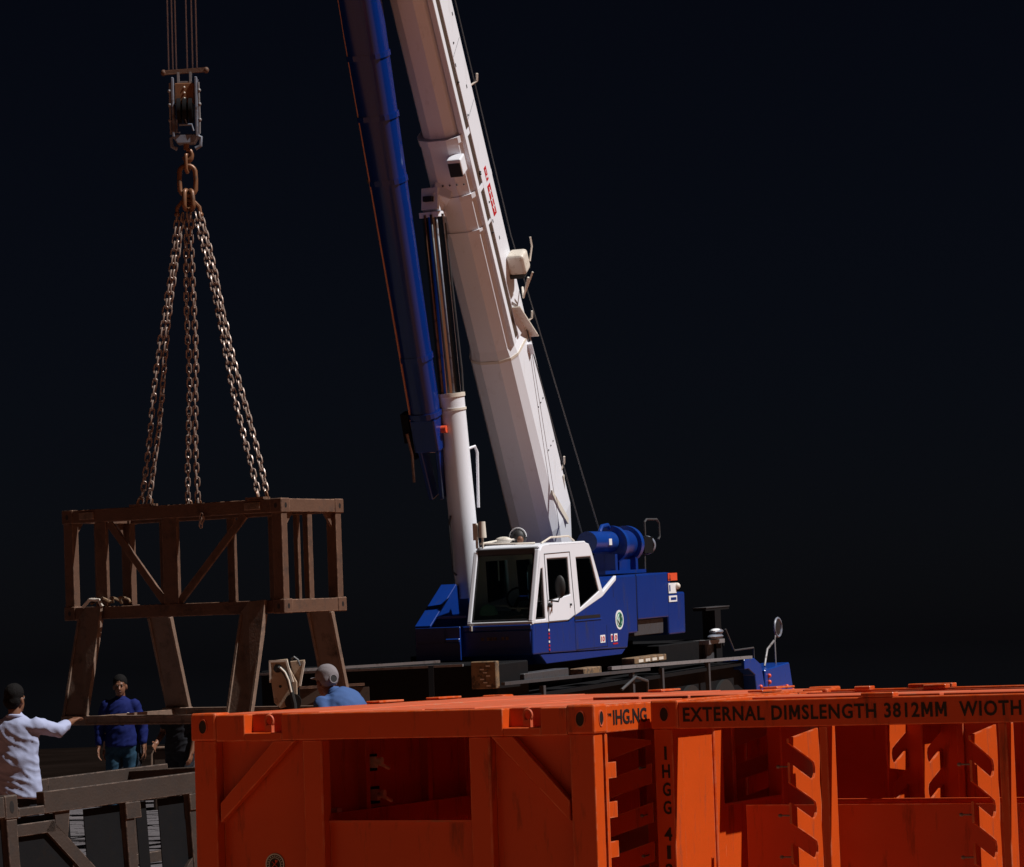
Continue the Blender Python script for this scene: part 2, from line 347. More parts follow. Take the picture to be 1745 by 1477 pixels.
# ------------------------------------------------------------------ orange cargo baskets
BW, BL, BH = 2.511, 3.812, 1.644
def rack_plate_outline(n=6):
    """(depth, height) outline: a tall plate with slanted open slots on its outer edge"""
    pts = [(0.02, 1.40), (0.50, 1.455), (0.52, 1.40), (0.54, 0.12), (0.02, 0.12)]
    out = [(0.02, 1.43), (0.47, 1.47), (0.475, 1.40)]
    z = 1.38
    k = 0
    # inner (right) edge down, wavy
    zz = 1.30
    while zz > 0.16:
        out.append((0.475 + 0.008*math.sin(zz*31), zz)); zz -= 0.12
    out += [(0.48, 0.14), (0.02, 0.14)]
    # outer edge going up with slots (each slot slants down towards the inside, round end)
    slots = [0.24 + 0.213*i for i in range(n)]
    for zc in slots:
        hz = 0.052
        out.append((0.02, zc - hz + 0.05))
        ex, ez = 0.375, zc - 0.055
        out.append((ex - 0.03, ez - hz))
        for a in (-60, -25, 10, 45):
            out.append((ex - 0.02 + 0.052*math.cos(R(a)), ez + hz*1.0*math.sin(R(a))))
        out.append((ex - 0.06, ez + hz + 0.012))
        out.append((0.02, zc + hz + 0.05))
    return out
def basket(name, label, loc, rz, roof, side_text, emblem):
    t = thing(name, label, 'cargo basket', loc, (0,0,rz), 'orange steel cargo baskets')
    bv = 0.006
    # corner castings with oval holes
    cw, cd, ch = 0.165, 0.165, 0.15
    k = 0
    for cx in (0, 1):
        for cy in (0, 1):
            x0 = 0 if cx == 0 else BW - cw; y0 = 0 if cy == 0 else BL - cd
            mb = MB().box(x0, x0+cw, y0, y0+cd, BH-ch, BH+0.006)
            c = mb.obj('corner_casting', 'orange', t, 0.012, 2)
            yf = y0 - 0.0015 if cy == 0 else y0 + cd + 0.0015
            ny = (0,-1,0) if cy == 0 else (0,1,0)
            nx = (-1,0,0) if cx == 0 else (1,0,0); xf = x0 + 0.003 if cx == 0 else x0 + cw - 0.003
            for cc, nn, cr_ in (((x0+cw*0.5, yf + (0.003 if cy == 0 else -0.003), BH-0.07), ny, 0), ((xf, y0+cd*0.5, BH-0.07), nx, 1)):
                h = MB(); disc(h, cc, nn, 0.038, asp=0.62); ho = h.obj('hole', 'print', c)
                rim = MB(); disc(rim, Vector(cc) + Vector(nn)*0.001, nn, 0.044, 0.037, 0.006, asp=0.66); rim.obj('hole_rim', 'orange_worn', c)
            px = 0.012 if cx == 0 else BW-0.155; py = 0.012 if cy == 0 else BL-0.155
            MB().box(px, px+0.143, py, py+0.11 if cy == 0 else py+0.143, 0.0, BH-ch).obj('corner_post', 'orange', t, bv, 2)
            MB().box(x0, x0+cw, y0, y0+cd, 0.0, 0.12).obj('lower_casting', 'orange', t, 0.01)
    # ends
    for cy in (0, 1):
        fy = (lambda y: y) if cy == 0 else (lambda y: BL - y)
        def ebox(x0, x1, y0, y1, z0, z1): a, b_ = sorted((fy(y0), fy(y1))); return MB().box(x0, x1, a, b_, z0, z1)
        # top rail is cut by two twist-lock pockets
        zt, zb = BH-0.006, 1.49
        for a, b_ in ((cw, 0.352), (0.592, 1.966), (2.192, BW-cw)):
            ebox(a, b_, 0.006, 0.135, zb, zt).obj('end_rail', 'orange', t, bv, 2)
        for a, b_ in ((0.352, 0.592), (1.966, 2.192)):
            p = ebox(a, b_, 0.006, 0.135, zb, zb+0.045).obj('pocket_sill', 'orange', t, 0.004)
            ebox(a, b_, 0.095, 0.14, zb+0.045, zt-0.002).obj('pocket_back', 'orange', p)
            mb = MB(); xm = (a+b_)/2 + 0.02
            mb.box(xm-0.022, xm+0.022, *sorted((fy(0.03), fy(0.06))), zb+0.045, zb+0.085)
            e = [(xm + 0.024*math.cos(u), fy(0.045), zb+0.108 + 0.03*math.sin(u)) for u in [2*math.pi*i/14 for i in range(14)]]
            mb.tube(e, 0.0085, 6, closed=True); mb.obj('lifting_eye', 'orange_worn', p)
        ebox(cw, BW-cw, 0.02, 0.13, 0.03, 0.13).obj('end_sill', 'orange', t, bv)
        for a, b_ in ((0.715, 0.838), (1.752, 1.878)):
            ebox(a, b_, 0.018, 0.11, 0.13, zb).obj('end_post', 'orange', t, bv)
        for pts in ([(0.171,1.035),(0.171,1.145),(0.525,1.488),(0.665,1.488)], [(2.34,1.035),(2.34,1.145),(2.015,1.488),(1.885,1.488)]):
            a, b_ = sorted((fy(0.022), fy(0.075))); MB().prism(pts, 'y', a, b_).obj('diagonal_brace', 'orange', t, 0.004)
        for a, b_, z1 in ((0.155, 0.715, zb), (1.878, BW-0.155, zb), (0.838, 1.752, 1.04)):
            ebox(a+0.002, b_-0.002, 0.088, 0.096, 0.13, z1-0.001).obj('end_panel', 'orange', t)
        ebox(0.84, 1.75, 0.075, 0.098, 1.03, 1.042).obj('panel_lip', 'orange_worn', t)
    # long sides
    outline = rack_plate_outline()
    rm = MB().prism(outline, 'y', -0.006, 0.006).mesh('rack_plate'); rm.materials.append(M['orange'])
    rm2 = rm.copy()
    for v in rm2.vertices: v.co.x = -v.co.x
    rm2.flip_normals()
    for cx in (0, 1):
        fx = (lambda x: x) if cx == 0 else (lambda x: BW - x)
        def sbox(x0, x1, y0, y1, z0, z1): a, b_ = sorted((fx(x0), fx(x1))); return MB().box(a, b_, y0, y1, z0, z1)
        sbox(0.006, 0.10, cd, BL-cd, 1.493, BH-0.004).obj('side_rail', 'orange', t, bv, 2)
        sbox(0.02, 0.10, cd, BL-cd, 0.03, 0.13).obj('side_sill', 'orange', t, bv)
        for y in (0.985, 1.965, 2.945):
            sbox(0.012, 0.14, y-0.018, y+0.026, 0.13, 1.493).obj('side_post', 'orange', t, 0.004)
        for y in ((0.785, 1.79, 2.77) if cx == 1 or roof else (0.64, 0.86, 1.62, 1.84, 2.77)):
            o = link('rack_plate', rm if cx == 0 else rm2, t); o.location = (0 if cx == 0 else BW, y, 0)
            for z in (1.28, 1.02, 0.8):
                MB().tube([(fx(0.06), y-0.085, z), (fx(0.06), y-0.08, z), (fx(0.06), y-0.068, z), (fx(0.06), y-0.066, z), (fx(0.06), y-0.006, z)], [0.006,0.010,0.010,0.005,0.005], 8).obj('locking_pin', 'grey', t)
        # slotted strip beside each end post
        if not roof: continue
        mb = MB()
        for z in [0.2+0.21*i for i in range(6)]:
            mb.box(*sorted((fx(0.02), fx(0.03))), 0.155, 0.30, z, z+0.085)
        mb.box(*sorted((fx(0.014), fx(0.022))), 0.152, 0.185, 0.13, 1.49)
        mb.obj('toothed_strip', 'orange', t)
    # inner longitudinal walls and floor
    MB().box(0.1, BW-0.1, 0.1, BL-0.1, 0.06, 0.09).obj('floor_plate', 'orange', t)
    for y in (() if roof else (1.27, 2.54)):
        MB().box(0.62, BW-0.62, y-0.03, y+0.03, 0.86, 0.94).obj('cross_beam', 'orange', t, bv)
        for x in (0.66, BW-0.72): MB().box(x, x+0.06, y-0.03, y+0.03, 0.09, 0.86).obj('inner_post', 'orange', t, 0.004)
    if roof:
        for x, zt_ in ((0.60, BH-0.06), (BW-0.61, 0.95)): MB().box(x, x+0.008, 0.14, BL-0.14, 0.09, zt_).obj('inner_panel', 'orange', t)
        for xa, xb_, ya, yb_ in ((0.11, 1.42, 0.14, BL-0.14), (1.421, BW-0.11, 0.14, 1.5), (1.421, BW-0.11, 2.35, BL-0.14)): MB().box(xa, xb_, ya, yb_, BH-0.052, BH-0.044).obj('sun_blocking_sheet', 'orange', t)  # unseen sheets added to stop sun slits, left open in one bay for light
        MB().box(0.609, BW-0.611, 2.645, 2.655, 0.09, BH-0.06).obj('bulkhead', 'orange', t)
        for y in (0.835, 1.60, 2.1): MB().box(0.609, 0.66, y, y+0.045, 0.09, BH-0.06).obj('inner_rib', 'orange', t)
        for x in (1.02, 1.55): MB().box(x, x+0.06, 2.59, 2.644, 0.09, BH-0.06).obj('inner_rib', 'orange', t)
        MB().bar((0.64,0.2,1.0),(0.64,2.6,1.0),0.06,0.12).obj('inner_shelf', 'orange', t)
    else:
        MB().box(BW-0.61, BW-0.602, 0.3, BL-0.3, 0.09, 1.045).obj('inner_panel', 'orange', t)
        MB().box(BW-0.64, BW-0.612, 0.3, BL-0.3, 1.00, 1.04).obj('panel_lip', 'orange', t)
        MB().box(0.60, 0.608, 0.3, BL-0.3, 0.09, 0.985).obj('inner_panel', 'orange', t)
        MB().box(0.60, 0.64, 0.3, BL-0.3, 0.986, 1.003).obj('panel_lip', 'orange', t)
        for y0, y1 in ((0.17, 1.24), (1.242, 2.4), (2.402, 3.64)): MB().box(0.11, 0.12, y0, y1, 0.13, 1.49).obj('side_panel', 'orange', t)
    if roof:
        n = 7; w = (BW - 0.24) / n
        for i in range(n):
            x0 = 0.12 + i*w; z = BH - 0.004 + random.uniform(-0.004, 0.004)
            for ya, yb_ in (((0.14, 1.5), (2.35, BL-0.14)) if i > 3 else ((0.14, BL-0.14),)): MB().box(x0+0.006, x0+w-0.006, ya, yb_, z-0.03, z).obj('roof_plank', 'orange_worn', t, 0.004)
        for x, y in ((0.05, 2.2), (0.05, 3.0), (BW-0.05, 2.6), (1.3, BL-0.06), (BW-0.4, BL-0.07)):
            MB().box(x-0.05, x+0.05, y-0.16, y+0.16, BH+0.001, BH+0.015).obj('roof_cleat', 'orange', t, 0.004)
    else:
        for y in (1.0, 1.98, 2.95):
            MB().box(0.1, 1.38, y-0.03, y+0.03, BH-0.11, BH-0.05).obj('top_beam', 'orange', t, bv)
        for y0, y1 in ((0.15,1.28),(1.30,2.5),(2.52,BL-0.15)): MB().box(0.80, 1.38, y0, y1, BH-0.03, BH-0.012).obj('shading_top_cover', 'orange_worn', t, 0.004)  # cover plates added to keep the inside of the basket in shade
        MB().box(0.40, 0.46, 0.14, BL-0.14, BH-0.045, BH-0.012).obj('top_runner', 'orange_worn', t)
        MB().box(0.12, 1.75, 0.17, 0.62, BH-0.047, BH-0.033).obj('shading_end_cover', 'orange_worn', t, 0.004)  # further cover added to shade the far bay of the end panel
        for x, y, w_ in ((0.05, 0.8, .14), (0.05, 1.5, .1), (0.43, 0.95, .07), (0.43, 0.5, .05), (BW-0.05, 1.3, .09)):
            MB().box(x-0.045, x+0.045, y-w_, y+w_, BH-0.004, BH+0.02).obj('top_cleat', 'orange', t, 0.004)
    if side_text == 'short':
        lettering('letter', 'IHG.NG', 0.1, 0.445, 'print', t, (BW-0.0045, 0.25, 1.532), (0,1,0), (0,0,1), height=0.08)
        lettering('letter', 'TM|', 0.03, 0.045, 'print', t, (BW-0.0045, 0.18, 1.575), (0,1,0), (0,0,1), height=0.02, bold=0.0)
    else:
        lettering('letter', 'EXTERNAL DIMSLENGTH 3812MM  WIOTH', 0.1, 1.885, 'print', t, (BW-0.0045, 0.192, 1.53), (0,1,0), (0,0,1), height=0.078, spacing=1.12)
        z = 1.40
        for ch_ in 'IHGG 412':
            if ch_ != ' ':
                lettering('letter', ch_, 0.09, 0.014 if ch_ == 'I' else (0.022 if ch_ == '1' else 0.046), 'print', t, (BW-0.0105, 0.078-(0.007 if ch_ == 'I' else (0.011 if ch_ == '1' else 0.023)), z-0.073), (0,1,0), (0,0,1), height=0.073)
                z -= 0.098
            else: z -= 0.045
        lettering('letter', '8', 0.09, 0.046, 'print', t, (BW-0.0105, 0.055, z-0.073), (0,1,0), (0,0,1), height=0.073)
    if emblem:
        d = MB(); disc(d, (0.48, 0.0885, 0.80), (0,-1,0), 0.062, depth=0.003); e = d.obj('emblem', 'print', t)
        r_ = MB(); disc(r_, (0.48, 0.085, 0.80), (0,-1,0), 0.060, 0.054, 0.002); disc(r_, (0.48, 0.085, 0.80), (0,-1,0), 0.038, 0.035, 0.002)
        for k in range(20):
            a = 2*math.pi*k/20; r_.box(0.48+0.046*math.cos(a)-0.003, 0.48+0.046*math.cos(a)+0.003, 0.0835, 0.0852, 0.80+0.046*math.sin(a)-0.003, 0.80+0.046*math.sin(a)+0.003)
        r_.obj('emblem_ring', 'interior_light', e)
        c_ = MB(); c_.bar((0.46,0.0835,0.782),(0.50,0.0835,0.822),0.002,0.007,(0,-1,0)); c_.bar((0.50,0.0835,0.782),(0.462,0.0835,0.815),0.002,0.006,(0,-1,0)); c_.box(0.482,0.493,0.083,0.085,0.812,0.824)
        c_.obj('emblem_mark', 'redorange', e)
    # small hand wheel and valves seen inside through the end opening
    if emblem:
        for y, z in ((0.99, 1.32), (1.01, 1.13)):
            bd = MB().box(0.609, 0.616, y-0.075, y+0.06, z-0.05, z+0.05).obj('valve_plate', 'dark', t)
            mb = MB(); mb.box(0.617, 0.66, y-0.05, y-0.01, z-0.03, z+0.035); mb.tube([(0.65,y-0.02,z),(0.69,y+0.01,z-0.02),(0.68,y+0.07,z-0.035),(0.66,y+0.12,z-0.038)],0.011,6); mb.cyl((0.655,y-0.03,z+0.01),(0.70,y-0.03,z+0.01),0.022,n=12)
            mb.obj('valve', 'cream', bd)
        MB().box(0.609,0.65,0.50,0.56,1.055,1.085).obj('clip', 'cream', t)
    return t
TH = 0.456
ux, uy = Vector((math.cos(TH), -math.sin(TH), 0)), Vector((math.sin(TH), math.cos(TH), 0))
basket('cargo_basket', 'orange steel cargo basket with planked top and round emblem, its end facing the camera', (-1.870, 16.646, 0), -TH, True, 'short', True)
basket('cargo_basket', 'open orange steel basket lettered EXTERNAL DIMSLENGTH with slotted rack plates inside', Vector((0.701, 16.049, 0)) + uy*BW, -TH - math.pi/2, False, 'long', False)

# ------------------------------------------------------------------ the crane
# local axes: x towards the rear, y towards the far side, z up; it stands nose-down by 1.6 degrees
cr = thing('mobile_crane', 'blue and white mobile crane with tall white telescopic boom behind the orange baskets', 'crane', (-0.03, 40.086, 0), (0, R(-1.6), R(69)))
NS = -1.1                                   # near side plane of the superstructure
# blue body side (traced as its real outline in x,z), 1.0 m inwards
def sideprism(pts, a, b): return MB().prism(pts, 'y', a, b)
body = sideprism([(-2.2,2.335),(-2.22,1.94),(-1.80,1.94),(1.50,1.885),(1.58,2.08),(1.97,2.08),(2.0,2.895),(1.12,2.888),(0.50,2.66),(-0.85,2.335)], NS, 0.0).obj('body', 'blue', cr, 0.02, 2)
sideprism([(-1.95,1.94),(-1.70,1.80),(1.30,1.80),(1.50,1.885)], NS+0.02, -0.1).obj('body_skirt', 'blue', cr, 0.01)
sideprism([(1.985,2.26),(2.0,2.897),(3.40,2.91),(3.38,2.26)], NS-0.012, 0.9).obj('engine_hood', 'blue', cr, 0.02, 2)
sideprism([(1.985,2.03),(1.985,2.256),(3.30,2.256),(3.27,2.03)], NS+0.05, 0.9).obj('engine_grille', 'greydark', cr, 0.01)
cwt = sideprism([(3.405,2.0),(3.41,2.905),(3.55,2.905),(3.56,2.62),(4.20,2.61),(4.17,2.0)], NS-0.004, 1.2).obj('counterweight', 'blue', cr, 0.025, 2)
MB().box(-1.3, 3.2, -0.6, 1.0, 1.62, 1.94).obj('turntable_frame', 'dark', cr)
MB().cyl((0.4,0.1,1.40),(0.4,0.1,1.66),0.85,n=32).obj('turntable', 'greydark', cr)
# side details
MB().box(-0.63, 0.43, NS-0.012, NS+0.01, 2.318, 2.336).obj('grab_rail', 'blue_bright', cr)
MB().box(-0.63, 0.40, NS-0.003, NS+0.01, 2.34, 2.385).obj('rail_recess', 'print', cr)
for x0, x1, z0, z1 in ((-0.622,-0.612,1.95,2.30),(0.646,0.656,1.93,2.23),(-0.62,0.65,1.937,1.945),(0.98,0.99,2.6,2.84),(1.975,1.988,2.1,2.9)):
    MB().box(x0, x1, NS-0.002, NS+0.01, z0, z1).obj('panel_seam', 'print', cr)
MB().box(-1.64, -1.62, NS-0.003, NS+0.01, 1.95, 2.33).obj('panel_seam', 'print', cr)
for k, z in enumerate((2.25,2.20,2.15,2.10,2.05,2.0)):
    MB().box(-1.65-0.002*k, -1.605-0.002*k, NS-0.006, NS+0.005, z-0.028, z).obj('warning_letter', 'whitedecal' if k in (0,3) else 'red', cr)
d = MB(); disc(d, (1.19, NS-0.001, 2.285), (0,-1,0), 0.135, depth=0.004, asp=1.25); e = d.obj('emblem', 'whitedecal', cr)
d = MB(); disc(d, (1.19, NS-0.005, 2.285), (0,-1,0), 0.105, 0.088, 0.003, asp=1.25)
d.bar((1.10,NS-0.007,2.285),(1.19,NS-0.007,2.20),0.003,0.02,(0,-1,0)); d.bar((1.28,NS-0.007,2.285),(1.19,NS-0.007,2.20),0.003,0.02,(0,-1,0)); d.bar((1.10,NS-0.007,2.285),(1.19,NS-0.007,2.37),0.003,0.02,(0,-1,0)); d.bar((1.28,NS-0.007,2.285),(1.19,NS-0.007,2.37),0.003,0.02,(0,-1,0))
d.bar((1.19,NS-0.007,2.36),(1.19,NS-0.007,2.21),0.003,0.05,(0,-1,0))
d.obj('emblem_mark', 'green', e)
for x, tx, w in ((0.36,'10',0.20),(0.80,'1',0.07),(0.93,'0',0.14)):
    b_ = MB().box(x, x+w, NS-0.004, NS+0.005, 1.995, 2.10).obj('number_decal', 'whitedecal', cr)
    lettering('number', tx, 0.1, w*0.7, 'red', b_, (x+w*0.15, NS-0.006, 2.012), (1,0,0), (0,0,1), height=0.07)
MB().box(0.88, 1.08, NS-0.004, NS+0.005, 1.955, 1.975).obj('red_decal', 'red', cr)
for z0, z1, m in ((2.785,2.895,'redorange'),(2.60,2.75,'whitedecal'),(2.475,2.565,'whitedecal')):
    q = MB().box(3.42, 3.545 if z0 > 2.62 else 3.80, NS-0.012, NS, z0, z1).obj('warning_plate', m, cwt)
q = MB(); q.box(3.43,3.545,NS-0.0135,NS-0.01,2.80,2.81); q.box(3.47,3.485,NS-0.0135,NS-0.01,2.785,2.88); q.box(3.52,3.532,NS-0.0135,NS-0.01,2.785,2.87); q.obj('warning_stripe', 'print', cwt)
MB().box(3.545, 3.86, NS-0.008, NS+0.03, 2.785, 2.895).obj('rear_marker', 'redorange', cwt)
q = MB(); q.box(3.50,3.76,NS-0.014,NS-0.011,2.50,2.54); q.box(3.45,3.50,NS-0.014,NS-0.011,2.63,2.72); q.obj('warning_stripe', 'blue', cwt)
MB().ball((3.80,NS-0.02,2.70),0.05).obj('lamp', 'cream', cwt)
# --- operator's cab
cab = MB()
CT = -1.83                                   # roof front x at the top
def front_x(z): return -2.2 + (z-2.335)*0.37 if z < 3.2 else -1.88
outl = [(-2.2,2.335),(front_x(3.15),3.15),(-1.84,3.27),(-1.74,3.335),(-1.6,3.352),(-0.12,3.372),(0.05,3.35),(0.13,3.28),(0.53,2.69),(1.10,2.885),(1.13,2.905),(0.55,2.905),(0.36,2.95)]
cab_out = [(-2.2,2.335),(front_x(3.15),3.15),(-1.84,3.27),(-1.74,3.335),(-1.6,3.352),(-0.12,3.372),(0.05,3.35),(0.13,3.28),(0.545,2.69),(1.13,2.90),(1.11,2.83),(0.52,2.62),(-0.90,2.335)]
qw = [(-1.845,3.03),(-1.76,3.04),(-1.735,2.385),(-2.10,2.385)]
dw = [(-1.60,3.16),(-0.80,3.17),(-0.755,2.68),(-1.57,2.61)]
rw = [(-0.49,3.165),(0.10,3.175),(0.39,2.70),(-0.39,2.49)]
def wall_with_holes(outer, holes, y0, y1):
    bm = bmesh.new(); loops = []
    for poly in [outer] + holes:
        vs = [bm.verts.new((x, y0, z)) for x, z in poly]
        loops += [bm.edges.new((vs[i], vs[(i+1) % len(vs)])) for i in range(len(vs))]
    bmesh.ops.triangle_fill(bm, edges=loops, use_beauty=True)
    # drop faces inside the holes
    from mathutils.geometry import intersect_point_tri_2d
    def inside(p, poly):
        c = False; n = len(poly)
        for i in range(n):
            (xa, ya), (xb, yb) = poly[i], poly[i-1]
            if (ya > p[1]) != (yb > p[1]) and p[0] < (xb-xa)*(p[1]-ya)/(yb-ya)+xa: c = not c
        return c
    bad = [f for f in bm.faces if any(inside((f.calc_center_median().x, f.calc_center_median().z), h) for h in holes) or not inside((f.calc_center_median().x, f.calc_center_median().z), outer)]
    bmesh.ops.delete(bm, geom=bad, context='FACES_ONLY')
    ret = bmesh.ops.extrude_face_region(bm, geom=bm.faces[:])
    for v in [g for g in ret['geom'] if isinstance(g, bmesh.types.BMVert)]: v.co.y = y1
    bmesh.ops.recalc_face_normals(bm, faces=bm.faces)
    me = bpy.data.meshes.new('wall'); bm.to_mesh(me); bm.free(); return me
CY0, CY1 = NS-0.006, -0.20
def cab_part(name, me, m, parent=cr, bevel=0.0, seg=1):
    me.materials.append(M[m]); return link(name, me, parent, bevel, seg)
cabw = cab_part('cab_shell', wall_with_holes(cab_out, [qw, dw, rw], CY0, CY0+0.05), 'white', cr, 0.012, 2)
cab_part('cab_far_wall', wall_with_holes([p for p in cab_out if p[0] < 0.6], [dw, rw], CY1-0.05, CY1), 'white', cabw)
# windscreen frame (slanted), roof, rear wall
def fp(y, z): return (front_x(z), y, z)
for (ya, za, yb, zb_, w) in ((CY0+0.03,2.36,CY0+0.03,3.28,0.06),(CY1-0.03,2.36,CY1-0.03,3.28,0.06)):
    MB().bar(fp(ya,za), (-1.85, yb, zb_), w, 0.07, (1,0,0)).obj('windscreen_pillar', 'white', cabw, 0.012, 2)
MB().bar(fp(CY0,2.352), fp(CY1,2.352), 0.06, 0.045).obj('windscreen_sill', 'white', cabw, 0.01, 2)
MB().box(-1.89, -1.80, CY0+0.05, CY1-0.05, 3.235, 3.315).obj('windscreen_header', 'greydark', cabw, 0.01)
rf = MB().loft([[(-1.82,CY0+0.02,3.33),(-1.82,CY1-0.02,3.33),(-1.82,CY1-0.02,3.30),(-1.82,CY0+0.02,3.30)],[(-1.5,CY0+0.0,3.36),(-1.5,CY1,3.36),(-1.5,CY1,3.32),(-1.5,CY0,3.32)],[(-0.1,CY0,3.385),(-0.1,CY1,3.385),(-0.1,CY1,3.34),(-0.1,CY0,3.34)],[(0.14,CY0+0.02,3.30),(0.14,CY1-0.02,3.30),(0.10,CY1-0.02,3.27),(0.10,CY0+0.02,3.27)]]).obj('cab_roof', 'white', cabw, 0.015, 2)
MB().bar((0.12,(CY0+CY1)/2,3.29),(0.50,(CY0+CY1)/2,2.69),CY1-CY0-0.1,0.03,(1,0,0)).obj('cab_rear_wall', 'interior', cabw)
MB().box(-2.12, 0.4, CY0+0.06, CY1-0.06, 2.337, 2.36).obj('cab_floor', 'interior', cabw)
def pane(pts, y, name='window'):
    return sideprism(pts, y, y+0.006).obj(name, 'glass', cabw)
for nm, p in (('quarter_window', qw), ('door_window', dw), ('rear_window', rw)):
    w_ = pane(p, CY0+0.02, nm); n_ = len(p)
    g = MB(); c = Vector((sum(a for a, b_ in p)/n_, 0, sum(b_ for a, b_ in p)/n_))
    ring = [Vector((a, CY0+0.012, b_)) for a, b_ in p]
    ins = [v + (Vector((c.x, CY0+0.012, c.z)) - v).normalized()*0.028 for v in ring]
    for i in range(n_):
        j = (i+1) % n_; g.add([ring[i], ring[j], ins[j], ins[i]], [(0,1,2,3)])
    g.obj('window_seal', 'rubber', w_)
for p in (dw, rw): pane(p, CY1-0.03, 'far_window')
g = MB(); a, b_, c_, d_ = fp(CY0+0.065,2.385), fp(CY1-0.065,2.385), (-1.865,CY1-0.065,3.235), (-1.865,CY0+0.065,3.235)
nrm = Vector((-0.35,0,0.12)).normalized()*0.006
g.add([a,b_,c_,d_]+[Vector(q)+nrm for q in (a,b_,c_,d_)], [(0,1,2,3),(4,5,6,7),(0,1,5,4),(1,2,6,5),(2,3,7,6),(3,0,4,7)])
ws = g.obj('windscreen', 'glass', cabw)
q = MB()
for p1, p2 in ((a,b_),(b_,c_),(c_,d_),(d_,a)):
    q.bar(Vector(p1)+nrm*2.2, Vector(p2)+nrm*2.2, 0.03, 0.008, (1,0,0.3))
q.obj('window_seal', 'rubber', ws)
q = MB(); q.bar(fp(-0.62,2.37), Vector(fp(-0.95,2.45))+nrm*3, 0.012, 0.012); q.bar(fp(-0.42,2.37), Vector(fp(-0.40,2.34)), 0.03, 0.04); q.bar(fp(-0.62,2.35), fp(-0.62,2.30), 0.05, 0.03); q.obj('wiper', 'rubber', cabw)
# door
q = MB()
dp = [(-1.70,3.225),(-0.735,3.245),(-0.62,2.41),(-0.86,2.348),(-1.63,2.348)]
for i in range(len(dp)):
    u, v = dp[i], dp[(i+1) % len(dp)]; q.bar((u[0],CY0-0.001,u[1]),(v[0],CY0-0.001,v[1]),0.006,0.012,(0,-1,0))
dr = q.obj('door', 'greydark', cabw); dr['label'] = 'white cab door outline with dark seal'
MB().box(-0.80,-0.77,CY0-0.02,CY0,2.53,2.56).obj('door_handle', 'rubber', dr)
MB().box(-1.575,-0.86,CY0+0.045,CY0+0.055,2.97,3.13).obj('sun_blind', 'cream', dr)
# mirror on its arm
q = MB(); q.tube([(-1.60,CY0,2.62),(-1.56,CY0-0.12,2.60),(-1.50,CY0-0.12,2.66)],0.012,6); q.ball((-1.63,CY0-0.03,2.56),0.035)
mr_ = q.obj('mirror_arm', 'rubber', cabw)
MB().ball((-1.47,CY0-0.12,2.79),(0.035,0.075,0.15)).obj('mirror', 'rubber', mr_)
# cab interior
q = MB(); q.box(-0.95,-0.45,-0.85,-0.42,2.36,2.62); q.box(-0.55,-0.42,-0.85,-0.42,2.6,3.1); q.box(-0.53,-0.44,-0.76,-0.5,3.1,3.22); q.obj('seat', 'interior', cabw, 0.04, 3)
q = MB(); q.loft([[(-2.10,-1.04,2.36),(-2.10,-0.27,2.36),(-2.08,-0.27,2.44),(-2.08,-1.04,2.44)],[(-1.7,-1.04,2.36),(-1.7,-0.27,2.36),(-1.75,-0.27,2.52),(-1.75,-1.04,2.50)]]); q.obj('dashboard', 'interior', cabw, 0.02)
MB().ball((-1.95,-0.40,2.49),(0.05,0.13,0.115),16,10).obj('teal_reflection', 'teal', cabw)  # coloured ball standing in for a teal reflection in the windscreen
q = MB(); q.tube([(-1.86,-0.45,2.58),(-1.86,-0.62,2.57),(-1.88,-0.68,2.54),(-1.88,-0.95,2.53)],0.012,6); q.ball((-1.9,-0.80,2.52),0.03); q.ball((-1.92,-0.97,2.48),(0.03,0.05,0.025)); q.obj('dashboard_trim', 'whitedecal', cabw)
q = MB(); q.tube([(-1.45+0.0*math.cos(u), -0.64+0.17*math.cos(u), 2.66+0.14*math.sin(u)) for u in [2*math.pi*k/18 for k in range(18)]],0.014,6,closed=True); q.cyl((-1.45,-0.64,2.66),(-1.7,-0.64,2.5),0.025,n=8); q.obj('steering_wheel', 'rubber', cabw)
q = MB(); q.box(-0.25,-0.20,-0.50,-0.30,2.62,3.02); q.obj('rear_console', 'interior_light', cabw, 0.02)
q = MB(); q.box(-1.3,-1.27,-0.31,-0.30,2.9,3.18); q.obj('side_bracket', 'interior_light', cabw)
q = MB(); q.tube([(0.12,-0.90,2.62),(0.02,-0.80,2.72),(-0.1,-0.72,2.66)],0.012,6); q.tube([(0.02,-0.80,2.72),(-0.04,-0.95,2.62)],0.010,6); q.obj('lever', 'hook', cabw)
# roof rails and lamp on the cab
q = MB(); q.tube([(-1.78,CY1-0.06,3.39),(-1.1,CY1-0.04,3.43),(-0.9,-0.5,3.44)],0.014,6); q.tube([(-1.78,CY1-0.06,3.39),(-1.78,-0.75,3.37),(-1.6,-0.95,3.37)],0.014,6); q.tube([(-1.5,-1.0,3.365),(-1.2,-1.02,3.44),(-0.5,-1.02,3.455),(-0.3,-1.02,3.39)],0.014,6); q.obj('roof_rail', 'cream', cabw)
q = MB(); q.cyl((-1.80,CY1-0.02,3.33),(-1.80,CY1-0.02,3.62),0.018,n=8); q.cyl((-1.80,CY1-0.10,3.33),(-1.80,CY1-0.10,3.50),0.014,n=8); q.cyl((-1.8,CY1-0.10,3.47),(-1.8,CY1-0.10,3.68),0.055,0.045,n=14); q.box(-1.83,-1.77,CY1-0.03,CY1+0.02,3.44,3.66); q.obj('work_lamp', 'cream', cabw)
q = MB(); q.tube([(-0.9,-0.45+0.12*math.cos(u),3.47+0.12*math.sin(u)) for u in [math.pi*k/14 for k in range(15)]],0.008,6); hr = q.obj('hose_reel', 'whitedecal', cabw)
MB().ball((-0.87,-0.45,3.46),(0.10,0.105,0.115),16,12).obj('reel_drum', 'rubber', hr)
